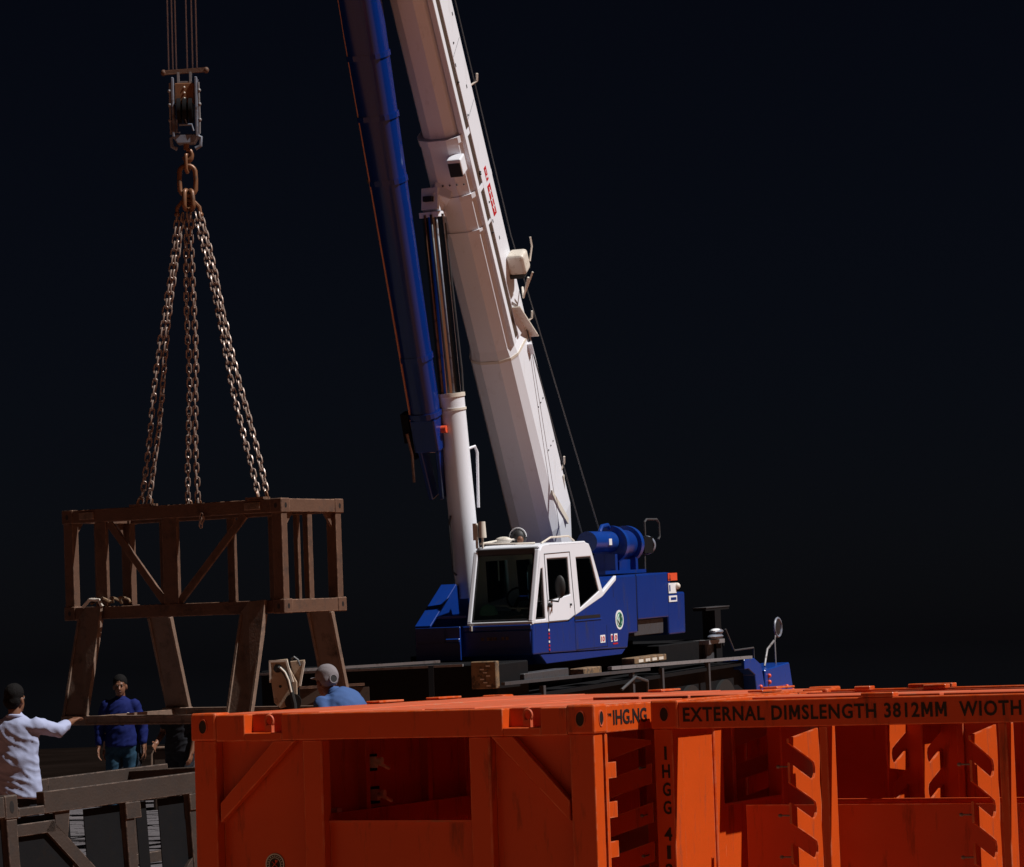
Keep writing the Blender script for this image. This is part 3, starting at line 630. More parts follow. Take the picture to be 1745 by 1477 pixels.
MB().ball((-0.95,-0.50,3.43),(0.04,0.045,0.05),10,8).obj('reel_valve', 'skin', hr)
MB().ball((-1.1,-0.32,3.43),(0.08,0.12,0.05)).obj('reel_cover', 'cream', hr)
# front lower cab panel with faint lettering, bumper
MB().box(-2.235,-2.19,NS+0.01,-0.14,2.26,2.333).obj('cab_bumper', 'blue', cr, 0.01)
MB().box(-2.215,-2.15,NS+0.03,-0.14,1.94,2.262).obj('cab_front_panel', 'blue', cr, 0.01)
q = MB()
for i, y in enumerate((-0.40,-0.48,-0.53,-0.58,-0.68,-0.74)): q.box(-2.222,-2.214,y-0.025,y+0.012,2.14,2.18)
q.obj('front_lettering', 'ochre', cr)
q = MB(); q.box(-2.26,-2.2,-0.28,-0.25,2.27,2.33); q.obj('front_lamp', 'cream', cr)
# far side front frame that carries the lift cylinder
fr_ = MB().prism([(-2.30,1.90),(-2.30,2.34),(-1.35,2.86),(-0.2,2.86),(-0.2,1.90)], 'y', 0.44, 0.49).obj('far_frame_plate', 'blue', cr, 0.008)
MB().bar((-2.31,0.38,2.345),(-1.36,0.38,2.87),0.22,0.03,(0,0,1)).obj('frame_flange', 'blue', cr, 0.006)
MB().box(-2.32,-2.29,-0.14,0.485,1.90,2.335).obj('frame_front_plate', 'blue', cr, 0.006)
MB().box(-2.34,-2.30,-0.14,0.47,2.10,2.125).obj('frame_rib', 'blue', cr)
MB().box(-2.10,-2.06,-0.14,0.44,2.44,2.47).obj('frame_tie', 'blue', cr)
MB().box(-2.345,-2.31,-0.14,0.06,2.13,2.185).obj('frame_step', 'blue_bright', cr, 0.01)
MB().box(-1.0,-0.45,-0.12,-0.06,1.90,2.85).obj('near_frame_plate', 'blue', cr)
# boom foot bracket
for y in (-0.06, 0.70): MB().prism([(0.9,1.94),(1.2,2.9),(2.0,3.2),(2.5,3.2),(2.9,2.8),(2.9,1.94)], 'y', y, y+0.06).obj('boom_bracket', 'blue', cr, 0.01)

# --- boom (frame: s along boom, y towards near side, z up/back)
FOOT = Vector((2.216, 0.35, 3.491))
BX, BY, BZ = Vector((-0.52634,-0.01856,0.85007)), Vector((0.03523,-0.99938,0)), Vector((0.84954,0.02995,0.52667))
def B(p): return FOOT + BX*p.x + BY*p.y + BZ*p.z
def sect(hw, hh, s):
    pr = [(hw,hh-0.03),(hw-0.03,hh),(-hw+0.03,hh),(-hw,hh-0.03),(-hw,-hh*0.50),(-hw*0.80,-hh*0.82),(-hw*0.38,-hh),(hw*0.38,-hh),(hw*0.80,-hh*0.82),(hw,-hh*0.50)]
    return [(s, a, b_) for a, b_ in pr]
base = MB(B).loft([sect(0.27,0.32,-0.45), sect(0.365,0.45,0.3), sect(0.355,0.44,3.1), sect(0.325,0.42,3.25), sect(0.325,0.42,6.45)]).obj('boom_base_section', 'white', cr, 0.006, 2)
MB(B).loft([sect(0.275,0.35,6.3), sect(0.275,0.35,13.5)]).obj('boom_second_section', 'white', cr, 0.006, 2)
MB(B).loft([sect(0.26,0.33,13.3), sect(0.26,0.33,20.3)]).obj('boom_top_section', 'white', cr, 0.006)
MB(B).loft([sect(0.360,0.446,3.08), sect(0.360,0.446,3.12)]).obj('boom_seam', 'cream', base)
MB(B).loft([sect(0.350,0.442,5.55), sect(0.350,0.442,5.62)]).obj('boom_collar', 'white', base)
MB(B).loft([sect(0.345,0.437,5.05), sect(0.345,0.437,5.09)]).obj('boom_collar', 'white', base)
MB(B).loft([sect(0.340,0.434,6.36), sect(0.340,0.434,6.45)]).obj('boom_collar', 'white', base)
# longitudinal guide rail with its groove along the near lower corner
MB(B).add([], []).box(3.25,13.2,0.27,0.348,-0.27,-0.16).obj('guide_rail', 'white', base, 0.006)
MB(B).box(3.25,13.2,0.27,0.352,-0.03,0.40).obj('side_plate', 'white', base, 0.004)
MB(B).box(3.3,13.2,0.27,0.338,-0.158,-0.032).obj('groove_shade_strip', 'box_brown', base)  # dark strip laid in the groove to stand for its shade
for s_m, z_m in ((6.9,0.2),(7.3,-0.02),(7.9,0.3),(5.0,-0.0),(4.7,0.1),(8.3,0.02)): MB(B).box(s_m,s_m+0.05,0.349,0.354,z_m,z_m+0.03).obj('panel_mark', 'greydark', base)
for s_m in (6.55,7.45): MB(B).bar((s_m,0.353,-0.02),(s_m+0.12,0.353,0.36),0.002,0.006,(0,1,0)).obj('weld_seam', 'greydark', base)
# box with arms (rope guide) on the near side
bx_ = MB(B).box(4.10,4.40,0.345,0.60,0.16,0.42).obj('sensor_box', 'cream', base, 0.05, 3)
q = MB(B); q.tube([(4.2,0.6,0.40),(4.35,0.62,0.56),(4.48,0.62,0.58)],0.014,6); q.tube([(4.05,0.6,0.2),(3.72,0.44,0.26),(3.80,0.40,0.42)],0.016,6); q.tube([(4.05,0.62,0.36),(3.75,0.45,0.30)],0.014,6); q.obj('sensor_arm', 'cream', bx_)
MB(B).box(4.06,4.11,0.35,0.56,0.16,0.30).obj('sensor_grommet', 'rubber', bx_)
# gusset plates and hook arms on near side
MB(B).bar((3.72,0.40,-0.02),(3.02,0.40,0.44),0.13,0.02,(0,0,1)).obj('rope_deflector', 'cream', base)
MB(B).prism([(0.345,0.2),(0.43,0.2),(0.345,0.40)], 'x', 2.86, 3.02).obj('deflector_gusset', 'white', base)
for pts, r_ in ([([(s_,0.33,0.43),(s_+0.02,0.40,0.52),(s_+0.12,0.42,0.53)],0.016) for s_ in (3.25, 6.85)] + [([(0.85,0.34,0.36),(0.95,0.40,0.46),(1.05,0.42,0.46)],0.014), ([(0.55,0.35,0.33),(0.8,0.38,0.37)],0.012)]):
    MB(B).tube(pts, r_, 6).obj('rope_hook', 'cream', base)
# flood light under the boom
fl = MB(B).box(5.98,6.22,0.12,0.32,-0.57,-0.36).obj('floodlight', 'white', base, 0.02, 2)
MB(B).box(5.975,6.17,0.135,0.305,-0.576,-0.47).obj('floodlight_lens', 'print', fl)
q = MB(B)
for s in (5.75,5.78,6.6,7.1,7.6,4.9,5.3): q.ball((s, 0.352, -0.08+0.3*(s%0.7)), 0.016, 8, 6)
for k in range(6): q.ball((5.80, -0.26+0.1*k, -0.435), 0.014, 8, 6)
for s in (1.4, 2.1): 
    for k in range(3): q.ball((s, 0.364, 0.05+0.13*k), 0.012, 8, 6)
q.obj('bolt_heads', 'greydark', base)['kind'] = 'stuff'
# red decal on the near side of the boom
dc = MB(B).box(5.05,5.50,0.347,0.3555,0.10,0.23).obj('boom_decal', 'red', base, 0.0)
q = MB(B); q.box(5.09,5.46,0.3555,0.357,0.155,0.175)
for s in (5.16,5.27,5.38): q.box(s,s+0.025,0.3555,0.357,0.125,0.205)
q.obj('decal_stroke', 'whitedecal', dc)
dc = MB(B).box(5.56,5.76,0.347,0.3555,0.13,0.22).obj('boom_decal', 'red', base)
q = MB(B); q.box(5.60,5.63,0.3555,0.357,0.145,0.21); q.box(5.66,5.72,0.3555,0.357,0.165,0.18); q.obj('decal_stroke', 'whitedecal', dc)
# curved gusset at the boom foot
MB(B).prism([(0.9,-0.22),(0.55,-0.02),(0.2,0.16),(0.14,0.10),(0.5,-0.10),(0.86,-0.25)], 'y', 0.350, 0.385).obj('foot_strap', 'cream', base)
# boom head with sheaves
q = MB(B); q.box(20.2,21.0,-0.24,-0.16,-0.4,0.35); q.box(20.2,21.0,0.16,0.24,-0.4,0.35); hd = q.obj('boom_head', 'white', cr)
for k in range(3): MB(B).cyl((20.85,-0.13+0.1*k,-0.1),(20.85,-0.07+0.1*k,-0.1),0.22,n=24).obj('sheave', 'dark', hd)
# --- lift cylinder
C0, C1_ = Vector((-0.70,0.35,2.70)), Vector((-1.25,0.44,7.92))
cd_ = (C1_-C0).normalized(); Cm = C0 + cd_*2.72
lc = MB().cyl(C0, Cm, 0.185, n=40).obj('lift_cylinder', 'white', cr)
MB().cyl(Cm-cd_*0.02, Cm+cd_*0.03, 0.198, n=40).obj('cylinder_gland', 'cream', lc)
MB().cyl(Cm-cd_*0.20, Cm-cd_*0.17, 0.198, n=40).obj('cylinder_ring', 'cream', lc)
MB().cyl(Cm, C1_-cd_*0.1, 0.148, n=48).obj('cylinder_rod', 'chrome', lc)
q = MB()
q.bar(C1_-cd_*0.06, C1_+cd_*0.24+Vector((0.08,0,0)), 0.22, 0.24, (0,1,0)); q.bar(C1_-cd_*0.14, C1_-cd_*0.065, 0.30, 0.28, (0,1,0))
br = q.obj('rod_bracket', 'white', lc, 0.006)
q = MB(); q.box(-1.42,-1.30,0.38,0.50,7.98,8.05); q.obj('bracket_slot', 'print', br)
MB().bar(C1_+cd_*0.22+Vector((0.05,0,0)), B(Vector((5.62,-0.02,-0.40))), 0.20, 0.20, (0,1,0)).obj('bracket_arm', 'white', lc, 0.01)
q = MB(); q.tube([C0+cd_*2.0+Vector((0.10,-0.15,0)), C0+cd_*2.02+Vector((0.20,-0.20,0.01)), C0+cd_*1.95+Vector((0.24,-0.21,0)), C0+cd_*1.2+Vector((0.14,-0.19,0))],0.019,8); q.obj('hydraulic_pipe', 'white', lc)
q = MB(); q.tube([C0+cd_*1.1+Vector((-0.17,0.10,0)), C0+cd_*1.0+Vector((-0.21,0.11,0)), C0+cd_*0.35+Vector((-0.22,0.12,0)), C0+cd_*0.3+Vector((-0.17,0.1,0))],0.014,6); q.obj('grab_handle', 'greydark', lc)
q = MB()
for k, (a, b_) in enumerate(((0.17,0.06),(0.17,-0.02))): q.tube([Cm+Vector((a,b_-0.1,-0.1)), Cm+Vector((a-0.02,b_-0.1,0.35)), C1_+Vector((a+0.03,b_-0.08,-0.2))],0.012,6)
q.obj('hydraulic_hose', 'greydark', lc)
for k, (a, b_, m_) in enumerate(((-0.15,0.05,'hook'),(-0.155,-0.04,'greydark'),(-0.12,-0.10,'hookblue'))): MB().tube([Cm+Vector((a,b_,0.02)), C1_+Vector((a,b_,-0.12))],0.016,8).obj('rod_reflection_strip', m_, lc)  # coloured tubes standing in for the streaks reflected in the rod
# --- blue jib stowed beside the boom
J0, J1 = Vector((-1.23,0.66,5.115)), Vector((-2.95,0.62,10.39))
jd = (J1-J0).normalized(); J1 = J0 + jd*16
jy = Vector((0,-1,0)); jy = (jy - jd*jy.dot(jd)).normalized(); jz = jd.cross(jy)
if jz.x < 0: jz = -jz
def J(p): return J0 + jd*p.x + jy*p.y + jz*p.z
def jsect(w, h, s, n=20):
    pts = []
    for k in range(n):
        a = 2*math.pi*k/n; c, q_ = math.cos(a), math.sin(a); e = 0.72
        pts.append((s, w*math.copysign(abs(c)**e, c), h*math.copysign(abs(q_)**e, q_)))
    return pts
jbm = MB(J); jbm.loft([jsect(0.19,0.195,0), jsect(0.20,0.21,1.2), jsect(0.265,0.26,5.2), jsect(0.265,0.26,9.0), jsect(0.21,0.22,16)], smooth=True)
jb = jbm.obj('stowed_jib', 'navy', cr)
for s, k in ((0.80,1.05),(3.2,1.04),(4.05,1.06),(4.85,1.06),(0.02,1.12),(6.2,1.06)):
    w = (0.19+0.075*min(1,s/5.2))*k; h = (0.197+0.053*min(1,s/5.2))*k
    MB(J).loft([jsect(w,h,s), jsect(w,h,s+0.07)]).obj('jib_band', 'navy', jb)
q = MB(J)
for s, h in ((3.23,.30),(4.08,.30),(4.88,.31)): q.box(s,s+0.06,-0.25,-0.20,-0.12,-0.05)
q.obj('jib_clamp', 'greydark', jb)
MB(J).tube([(-0.1,-0.165,-0.14),(0.6,-0.17,-0.145),(3.0,-0.19,-0.16),(5.2,-0.215,-0.175),(9.0,-0.215,-0.175)],0.016,8).obj('jib_rim_light_strip', 'painted_rim', jb)  # warm light along the jib's left rim, painted as a strip
q = MB(J); q.prism([(-0.18,-0.17),(0.18,-0.17),(0.19,0.18),(-0.19,0.18)],'x',-0.45,0.02); jf = q.obj('jib_foot', 'navy', jb, 0.03, 2)
for y in (-0.13, 0.13): MB(J).bar((-0.4,y,0.0),(-1.12,y*0.6,0.02),0.06,0.24,(0,0,1)).obj('jib_fork', 'navy', jf, 0.01)
q = MB(J); q.tube([(-0.15,-0.22,-0.22),(-0.45,-0.20,-0.20),(-0.85,-0.27,-0.12)],0.02,6); q.obj('jib_pin_rod', 'hook', jf)
q = MB(J); q.cyl((-0.18,0.18,0.02),(-0.18,0.26,0.02),0.05,n=14); q.obj('jib_pin', 'redorange', jf)
q = MB(J); q.box(-0.3,0.1,-0.30,-0.20,-0.16,0.02); q.box(-0.55,-0.2,-0.27,-0.2,-0.1,0.06); q.obj('jib_lock', 'dark', jf)
# --- winch behind the cab
wy = -0.62
q = MB(); q.cyl((1.35,wy,3.38),(2.35,wy,3.38),0.15,n=28); wn = q.obj('winch_motor', 'blue_bright', cr)
MB().cyl((2.30,wy,3.34),(2.42,wy,3.34),0.27,n=36).obj('winch_flange', 'blue_bright', wn)
MB().cyl((2.42,wy,3.34),(2.95,wy,3.34),0.21,n=36).obj('winch_drum', 'blue', wn)
MB().cyl((2.95,wy,3.34),(3.07,wy,3.34),0.27,n=36).obj('winch_flange', 'blue_bright', wn)
q = MB(); q.cyl((3.05,wy-0.02,3.34),(3.22,wy-0.02,3.34),0.19,0.13,n=28)
for k in range(8): q.ball((3.12,wy-0.02+0.16*math.cos(k*0.785),3.34+0.16*math.sin(k*0.785)),0.025,8,6)
q.obj('winch_gearbox', 'blue_bright', wn)
q = MB(); q.cyl((3.2,wy,3.30),(3.75,wy,3.30),0.09,n=20); q.box(3.45,3.85,wy-0.14,wy+0.10,3.20,3.44); q.obj('winch_brake', 'dark', wn)
MB().cyl((3.85,wy-0.02,3.32),(3.93,wy-0.02,3.32),0.14,n=24).obj('brake_cap', 'hookblue', wn)
q = MB(); q.box(1.5,3.3,wy-0.2,wy+0.2,2.92,2.97); q.box(2.0,2.1,wy-0.18,wy+0.18,2.97,3.2); q.box(2.9,3.0,wy-0.18,wy+0.18,2.97,3.15); q.box(2.4,2.9,wy-0.1,wy+0.2,2.97,3.18); q.obj('winch_base', 'blue', wn)
q = MB(); q.box(1.85,1.97,wy-0.155,wy-0.12,3.33,3.42); q.obj('winch_label', 'whitedecal', wn)
q = MB(); q.tube([(1.9,wy,3.52),(2.0,wy,3.60),(2.25,wy,3.62),(2.35,wy,3.55)],0.03,8); q.obj('winch_handle', 'blue_bright', wn)
q = MB(); q.tube([(3.62,wy-0.1,3.46),(3.62,wy-0.1,3.66),(3.72,wy-0.1,3.70),(4.20,wy-0.1,3.70),(4.30,wy-0.1,3.64),(4.30,wy-0.1,3.44),(4.22,wy-0.1,3.40)],0.016,8); q.tube([(3.55,wy-0.1,2.92),(3.57,wy-0.1,3.22)],0.014,6); q.obj('guard_rail', 'greydark', cr)
# winch ropes up the back of the boom
for k, (x, y) in enumerate(((1.95,-0.35),(2.25,-0.52))):
    MB().tube([(x,y,3.45)] + [B(Vector((s, 0.22+0.1*k, 0.62+0.09*k-0.012*s))) for s in (4.5, 20.6)], 0.0095, 6).obj('winch_rope', 'ropedark', cr)
# hoist ropes from the boom head to the hook block (block hangs at world -3.375, 31.261)
crM = Matrix.Translation((-0.03,40.086,0)) @ Euler((0,R(-1.6),R(69)),'XYZ').to_matrix().to_4x4(); crI = crM.inverted()
for dx in (-0.17,-0.125,-0.088,0.03,0.088,0.135):
    MB().tube([crI @ Vector((-3.40+dx, 31.261, 8.28)), crI @ Vector((-3.385+dx*1.05, 31.261, 20.9))], 0.008, 6).obj('hoist_rope', 'rope', cr)
# --- carrier
MB().box(-3.9,6.7,-1.20,1.25,0.75,1.42).obj('carrier_chassis', 'dark', cr)
MB().box(-3.9,6.7,-1.33,1.33,1.42,1.47).obj('carrier_deck', 'dark', cr)
MB().bar((-4.0,-1.36,1.655),(1.6,-1.36,1.575),0.05,0.04).obj('deck_edge_rail', 'greydark', cr)
MB().bar((0.0,-1.345,1.66),(6.65,-1.345,1.53),0.06,0.045).obj('deck_edge_rail', 'grey', cr)
for x in (-2.6,0.9,2.2,4.4): MB().box(x,x+0.08,-1.36,-1.30,1.05,1.56).obj('rail_stanchion', 'greydark', cr)
MB().box(-4.0,-2.9,-1.28,1.9,1.20,1.90).obj('outrigger_box', 'dark', cr, 0.015)
MB().bar((-4.01,-0.85,1.895),(-4.01,1.9,1.86),0.03,0.03).obj('outrigger_edge', 'grey', cr)
MB().box(-4.06,-3.95,-1.30,-0.97,1.60,1.935).obj('outrigger_end_block', 'ochre', cr, 0.01)
q = MB(); 
for k in range(7): q.box(-4.066,-4.055,-1.22+0.04*(k%3),-1.19+0.04*(k%3)+0.02,1.63+0.04*k,1.645+0.04*k)
q.obj('block_stencil', 'cream', cr)
MB().box(1.2,2.6,-1.30,-1.1,1.66,1.75).obj('timber_block', 'ochre', cr, 0.01)
for k in range(4): MB().box(1.35+0.3*k,1.55+0.3*k,-1.305,-1.299,1.68,1.72).obj('block_stencil', 'cream', cr)
MB().box(-0.9,-0.2,-1.3,-1.1,1.60,1.70).obj('timber_block', 'ochre', cr, 0.01)
MB().box(-3.2,-1.6,-1.34,-1.15,1.63,1.74).obj('deck_beam', 'greydark', cr, 0.008)
MB().box(2.9,5.6,-1.1,0.5,1.50,1.86).obj('rear_deck_box', 'dark', cr, 0.01)
MB().box(5.0,5.62,-1.16,-0.9,1.50,1.845).obj('tool_box', 'greydark', cr, 0.03, 2)
MB().prism([(6.2,1.51),(6.75,1.51),(7.1,1.40),(7.35,0.75),(6.85,0.75),(6.75,1.25),(6.4,1.36),(6.2,1.36)], 'y', -1.38, 1.3).obj('rear_blue_frame', 'blue_bright', cr, 0.01)
MB().prism([(7.30,0.70),(7.35,1.30),(8.75,1.36),(9.0,0.70)], 'y', -1.37, 1.25).obj('rear_blue_bumper', 'blue_bright', cr, 0.015)
for x, z in ((7.0,1.05),(7.5,1.2),(7.5,1.1),(8.5,0.98),(8.85,0.90)): MB().ball((x,-1.385,z),0.035,10,6).obj('rear_lamp', 'redorange', cr)
# support stand and bits on the rear deck
q = MB(); q.box(4.9,6.1,-1.20,-1.0,2.30,2.34); q.box(5.35,5.65,-1.2,-1.0,1.50,2.30); q.bar((5.6,-1.1,2.28),(6.0,-1.1,1.75),0.06,0.08); q.obj('support_stand', 'dark', cr)
MB().box(4.9,6.1,-1.21,-0.99,2.34,2.352).obj('stand_cap', 'greydark', cr)
q = MB(); q.tube([(5.7,-1.25,2.0),(6.1,-1.25,1.66),(7.15,-1.25,1.66),(7.15,-1.25,1.5)],0.014,6); q.obj('deck_hand_rail', 'greydark', cr)
q = MB(); q.ball((5.15,-1.27,1.98),(0.2,0.1,0.05)); q.ball((5.1,-1.27,1.91),(0.26,0.1,0.04)); q.obj('cable_bundle', 'hookblue', cr)
q = MB(); q.ball((5.1,-1.28,2.0),(0.15,0.07,0.03)); q.obj('white_cloth_bundle', 'whitedecal', cr)
MB().box(4.8,5.6,-1.26,-1.0,1.80,1.86).obj('bundle_shelf', 'grey', cr)
q = MB(); q.tube([(8.55,-1.2,1.35),(8.55,-1.2,1.72),(8.6,-1.2,1.80)],0.014,6); q.tube([(7.9,-1.2,1.34),(8.1,-1.2,1.6),(8.5,-1.2,1.72)],0.018,6); ma = q.obj('mirror_bracket', 'grey', cr)
q = MB(); q.tube([(8.78+0.20*math.cos(u), -1.2, 1.93+0.15*math.sin(u)) for u in [2*math.pi*k/20 for k in range(20)]],0.018,6,closed=True); q.obj('mirror_hoop', 'hookblue', ma)
q = MB(); q.ball((8.78,-1.19,1.93),(0.17,0.02,0.13)); q.obj('mirror_glass', 'print', ma)
# wheels (mostly hidden by the baskets)
for x in (-2.2, 3.9, 5.6):
    for y0, y1 in ((-1.25,-0.85),(0.85,1.25)):
        w_ = MB().cyl((x,y0,0.62),(x,y1,0.62),0.62,n=32).obj('wheel', 'rubber', cr)
        MB().cyl((x,y0-0.01,0.62),(x,y1+0.01,0.62),0.34,n=24).obj('rim', 'greydark', w_)
q = MB(); q.tube([(0.4,-1.36,1.35),(0.9,-1.40,1.50),(1.4,-1.40,1.42),(1.5,-1.36,1.2)],0.02,6); q.obj('air_hose', 'greydark', cr)

# ------------------------------------------------------------------ hook block, chain sling, lifted frame
HB = thing('hook_block', 'grey and rust-brown crane hook block hanging on six wire ropes', 'hook block', (-3.402, 31.261, 7.49)); HB.scale = (0.9, 0.9, 1.0)
q = MB(); q.bar((-0.24,0,0.785),(0.25,0,0.805),0.05,0.045); q.ball((-0.25,0,0.785),0.035); q.ball((0.26,0,0.80),0.035); q.obj('top_crossbar', 'rust', HB)
q = MB(); q.box(-0.085,-0.06,-0.05,0.05,0.66,0.78); q.box(0.06,0.085,-0.05,0.05,0.66,0.78); q.box(-0.085,0.085,-0.045,0.045,0.665,0.68); q.obj('rope_guide', 'grey', HB)
for sx in (-1, 1):
    q = MB(); q.prism([(sx*0.155,0.07),(sx*0.155,0.72),(sx*0.125,0.72),(sx*0.125,0.07)], 'y', -0.09, 0.09); s_ = q.obj('side_plate', 'hookblue', HB, 0.006)
    q = MB(); q.tube([(sx*0.17,-0.07,0.10),(sx*0.175,-0.07,0.30),(sx*0.17,-0.07,0.66)],0.013,6)
    for z in (0.25,0.42,0.57): q.ball((sx*0.178,-0.07,z),0.022,8,6)
    q.obj('tie_rod', 'grey', s_)
    q = MB(); q.tube([(sx*0.12,0,0.09),(sx*0.18,0,0.07),(sx*0.17,0,-0.02),(sx*0.11,0,-0.05)],0.022,8); q.obj('yoke_ear', 'hookblue', HB)
MB().box(-0.118,0.118,-0.06,0.06,0.44,0.66).obj('cheek_cover', 'hook', HB, 0.01)
q = MB()
for x in (-0.07,0.0,0.07): q.cyl((x-0.022,0,0.37),(x+0.022,0,0.37),0.14,n=24)
q.obj('sheave', 'dark', HB)
q = MB()
for z in (0.61,0.55,0.49): q.ball((0.0,-0.062,z),0.012,8,6)
q.obj('rivet', 'cream', HB)
q = MB(); q.tube([(-0.10,-0.07,0.26),(-0.10,-0.07,0.12),(-0.06,-0.08,0.12)],0.012,6); q.tube([(-0.07,-0.08,0.20),(0.08,-0.08,0.20),(0.10,-0.08,0.13)],0.012,6); q.tube([(0.0,-0.08,0.28),(0.02,-0.08,0.22)],0.008,6); q.obj('safety_bracket', 'hookblue', HB)
MB().prism([(-0.15,0.07),(-0.10,0.0),(0.10,0.0),(0.15,0.07),(0.12,0.10),(-0.12,0.10)], 'y', -0.07, 0.07).obj('yoke', 'hookblue', HB, 0.01)
hk = []
for k in range(13):
    a = R(100 - 22*k); hk.append((0.01+0.055*math.cos(a), 0, -0.12+0.06*math.sin(a)))
q = MB(); q.cyl((0,0,0.02),(0,0,-0.06),0.035,n=12); q.tube(hk, [0.026]*6+[0.03]*3+[0.024,0.02,0.015,0.008], 10); q.obj('hook', 'hook', HB)

def oval(hx, hz, wire, n=14, m=7):
    pts = []
    for k in range(n):
        a = 2*math.pi*k/n; c, s_ = math.cos(a), math.sin(a)
        pts.append((hx*c, 0, (hz-hx)*(1 if s_ > 0.01 else (-1 if s_ < -0.01 else 0)) + hx*s_))
    return MB().tube(pts, wire, m, closed=True)
SL = thing('chain_sling', 'rusty multi-leg chain sling between the hook block and the lifted frame', 'chain', (-3.398, 31.261, 6.70))
def mlink(hx, hz, wire, x, z, rz, name='master_link', tilt=0):
    o = oval(hx, hz, wire, 20, 10).obj(name, 'hook', SL); o.location = (x, 0, z); o.rotation_euler = (0, tilt, rz); return o
mlink(0.045, 0.10, 0.020, 0.0, 0.585, R(80), 'connecting_link')
mlink(0.088, 0.165, 0.026, 0.0, 0.395, R(8))
mlink(0.055, 0.105, 0.026, -0.02, 0.185, R(75), 'connecting_link', 0.12)
mlink(0.055, 0.105, 0.026, 0.03, 0.18, R(-60), 'connecting_link', -0.15)
q = MB(); q.tube([(-0.12,0,0.03),(-0.12,0,0.10),(-0.05,-0.02,0.18),(0.05,0.02,0.18),(0.12,0,0.10),(0.13,0,0.02)],0.022,8); q.ball((-0.12,0,0.03),0.032); q.ball((0.13,0,0.02),0.032); q.obj('shackle', 'hook', SL)
lk = oval(0.026, 0.0525, 0.0088, 12, 6).mesh('link'); lk.materials.append(M['chain'])
lfM = Matrix.Translation((-2.381,30.048,2.399)) @ Euler((0.017,0.006,-0.543),'XYZ').to_matrix().to_4x4()
LL, LW, LH = 2.907, 1.126, 1.184
def strand(top, bot, ph):
    top, bot = Vector(top), Vector(bot); L_ = (bot-top).length; n = int(L_/0.0775)
    st = thing('chain_strand', 'x', 'x'); del st['label']; del st['category']; st.parent = SL
    side = (bot-top).cross(Vector((0,1,0))).normalized()
    for k in range(n):
        t = (k+0.5)/n; p = top.lerp(bot, t) + Vector((random.uniform(-.004,.004), random.uniform(-.004,.004) , -0.05*math.sin(math.pi*t)*0.0)) + side*0.012*math.sin(t*9+ph)
        o = bpy.data.objects.new('link', lk); COL.objects.link(o); o.parent = st
        d = (bot-top).normalized()
        qz = d.to_track_quat('Z', 'Y')
        tw = ph*0.3 + (math.pi/2 if k % 2 else 0) + R(35) + random.uniform(-0.18,0.18)
        o.rotation_mode = 'QUATERNION'; o.rotation_quaternion = qz @ Euler((0,0,tw)).to_quaternion(); o.location = p
    return st
def load_pt(x, y, z): return lfM @ Vector((x,y,z)) - Vector((-3.398,31.261,6.70))
for k, (pt, tx) in enumerate((((-1.86,0.04,1.20),-0.115),((-1.78,0.09,1.20),-0.075),((-2.00,LW-0.06,1.19),-0.02),((-1.88,LW-0.06,1.19),0.035),((-0.335,0.05,1.20),0.085),((-0.25,0.10,1.20),0.125))):
    strand((tx,0,0.04), load_pt(*pt), k*1.3)

lf = thing('lifted_frame', 'brown steel box frame on four splayed plate legs hanging from the chains', 'steel frame', (-2.381,30.048,2.399), (0.017,0.006,-0.543))
def fbox(n, m, *a, bv=0.005): return MB().box(*a).obj(n, m, lf, bv)
ch_ = 0.15
for x0 in (-LL, -0.15):
    for y0 in (0, LW-0.15):
        for z0 in (0.0, LH-ch_):
            c = fbox('corner_casting', 'rust', x0, x0+0.15, y0, y0+0.15, z0, z0+ch_, bv=0.008)
            yf = 0.003 if y0 == 0 else LW-0.003; xf = x0+0.003 if x0 < -1 else -0.003
            h = MB(); disc(h, (x0+0.075, yf, z0+0.075), (0,-1 if y0 == 0 else 1,0), 0.028, asp=0.7); h.obj('hole', 'print', c)
            h = MB(); disc(h, (xf, y0+0.075, z0+0.075), (-1 if x0 < -1 else 1,0,0), 0.028, asp=0.7); h.obj('hole', 'print', c)
        fbox('corner_post', 'rust', x0+0.012, x0+0.138, y0+0.012, y0+0.11, ch_, LH-ch_)
for y0 in (0.008, LW-0.112):
    fbox('top_rail', 'rust', -LL+0.15, -0.15, y0, y0+0.104, LH-0.145, LH-0.004)
    fbox('bottom_rail', 'rust', -LL+0.15, -0.15, y0, y0+0.104, 0.006, 0.14)
for x0 in (-LL+0.01, -0.12):
    fbox('end_rail', 'rust', x0, x0+0.11, 0.15, LW-0.15, LH-0.142, LH-0.006)
    fbox('end_rail', 'rust', x0, x0+0.11, 0.15, LW-0.15, 0.004, 0.142)
    fbox('end_post', 'rust', x0+0.02, x0+0.09, 0.50, 0.58, 0.142, LH-0.142)
    for y, s_ in ((0.135,1),(LW-0.135,-1)):
        MB().prism([(y,LH-0.142),(y+s_*0.14,LH-0.142),(y,LH-0.30)], 'x', x0+0.03, x0+0.06).obj('gusset', 'rust', lf)
for x0, w in ((-2.47,0.15),(-1.57,0.20)):
    fbox('side_post', 'rust', x0, x0+w, 0.02, 0.065, 0.14, LH-0.145)
for x0, w in ((-2.42,0.16),(-1.50,0.10),(-0.95,0.10),(-0.62,0.06)):
    fbox('side_post', 'rust', x0, x0+w, LW-0.065, LW-0.02, 0.14, LH-0.145)
for p, r_ in (((-2.30,1.03),(-1.56,0.14)),((-0.50,1.03),(-1.40,0.14))):
    MB().bar((p[0],0.05,p[1]),(r_[0],0.05,r_[1]),0.026,0.085,(0,0,1)).obj('diagonal_brace', 'rust', lf, 0.004)
for x in (-1.9, -0.9): fbox('cross_member', 'rust', x, x+0.08, 0.11, LW-0.11, 0.03, 0.12)
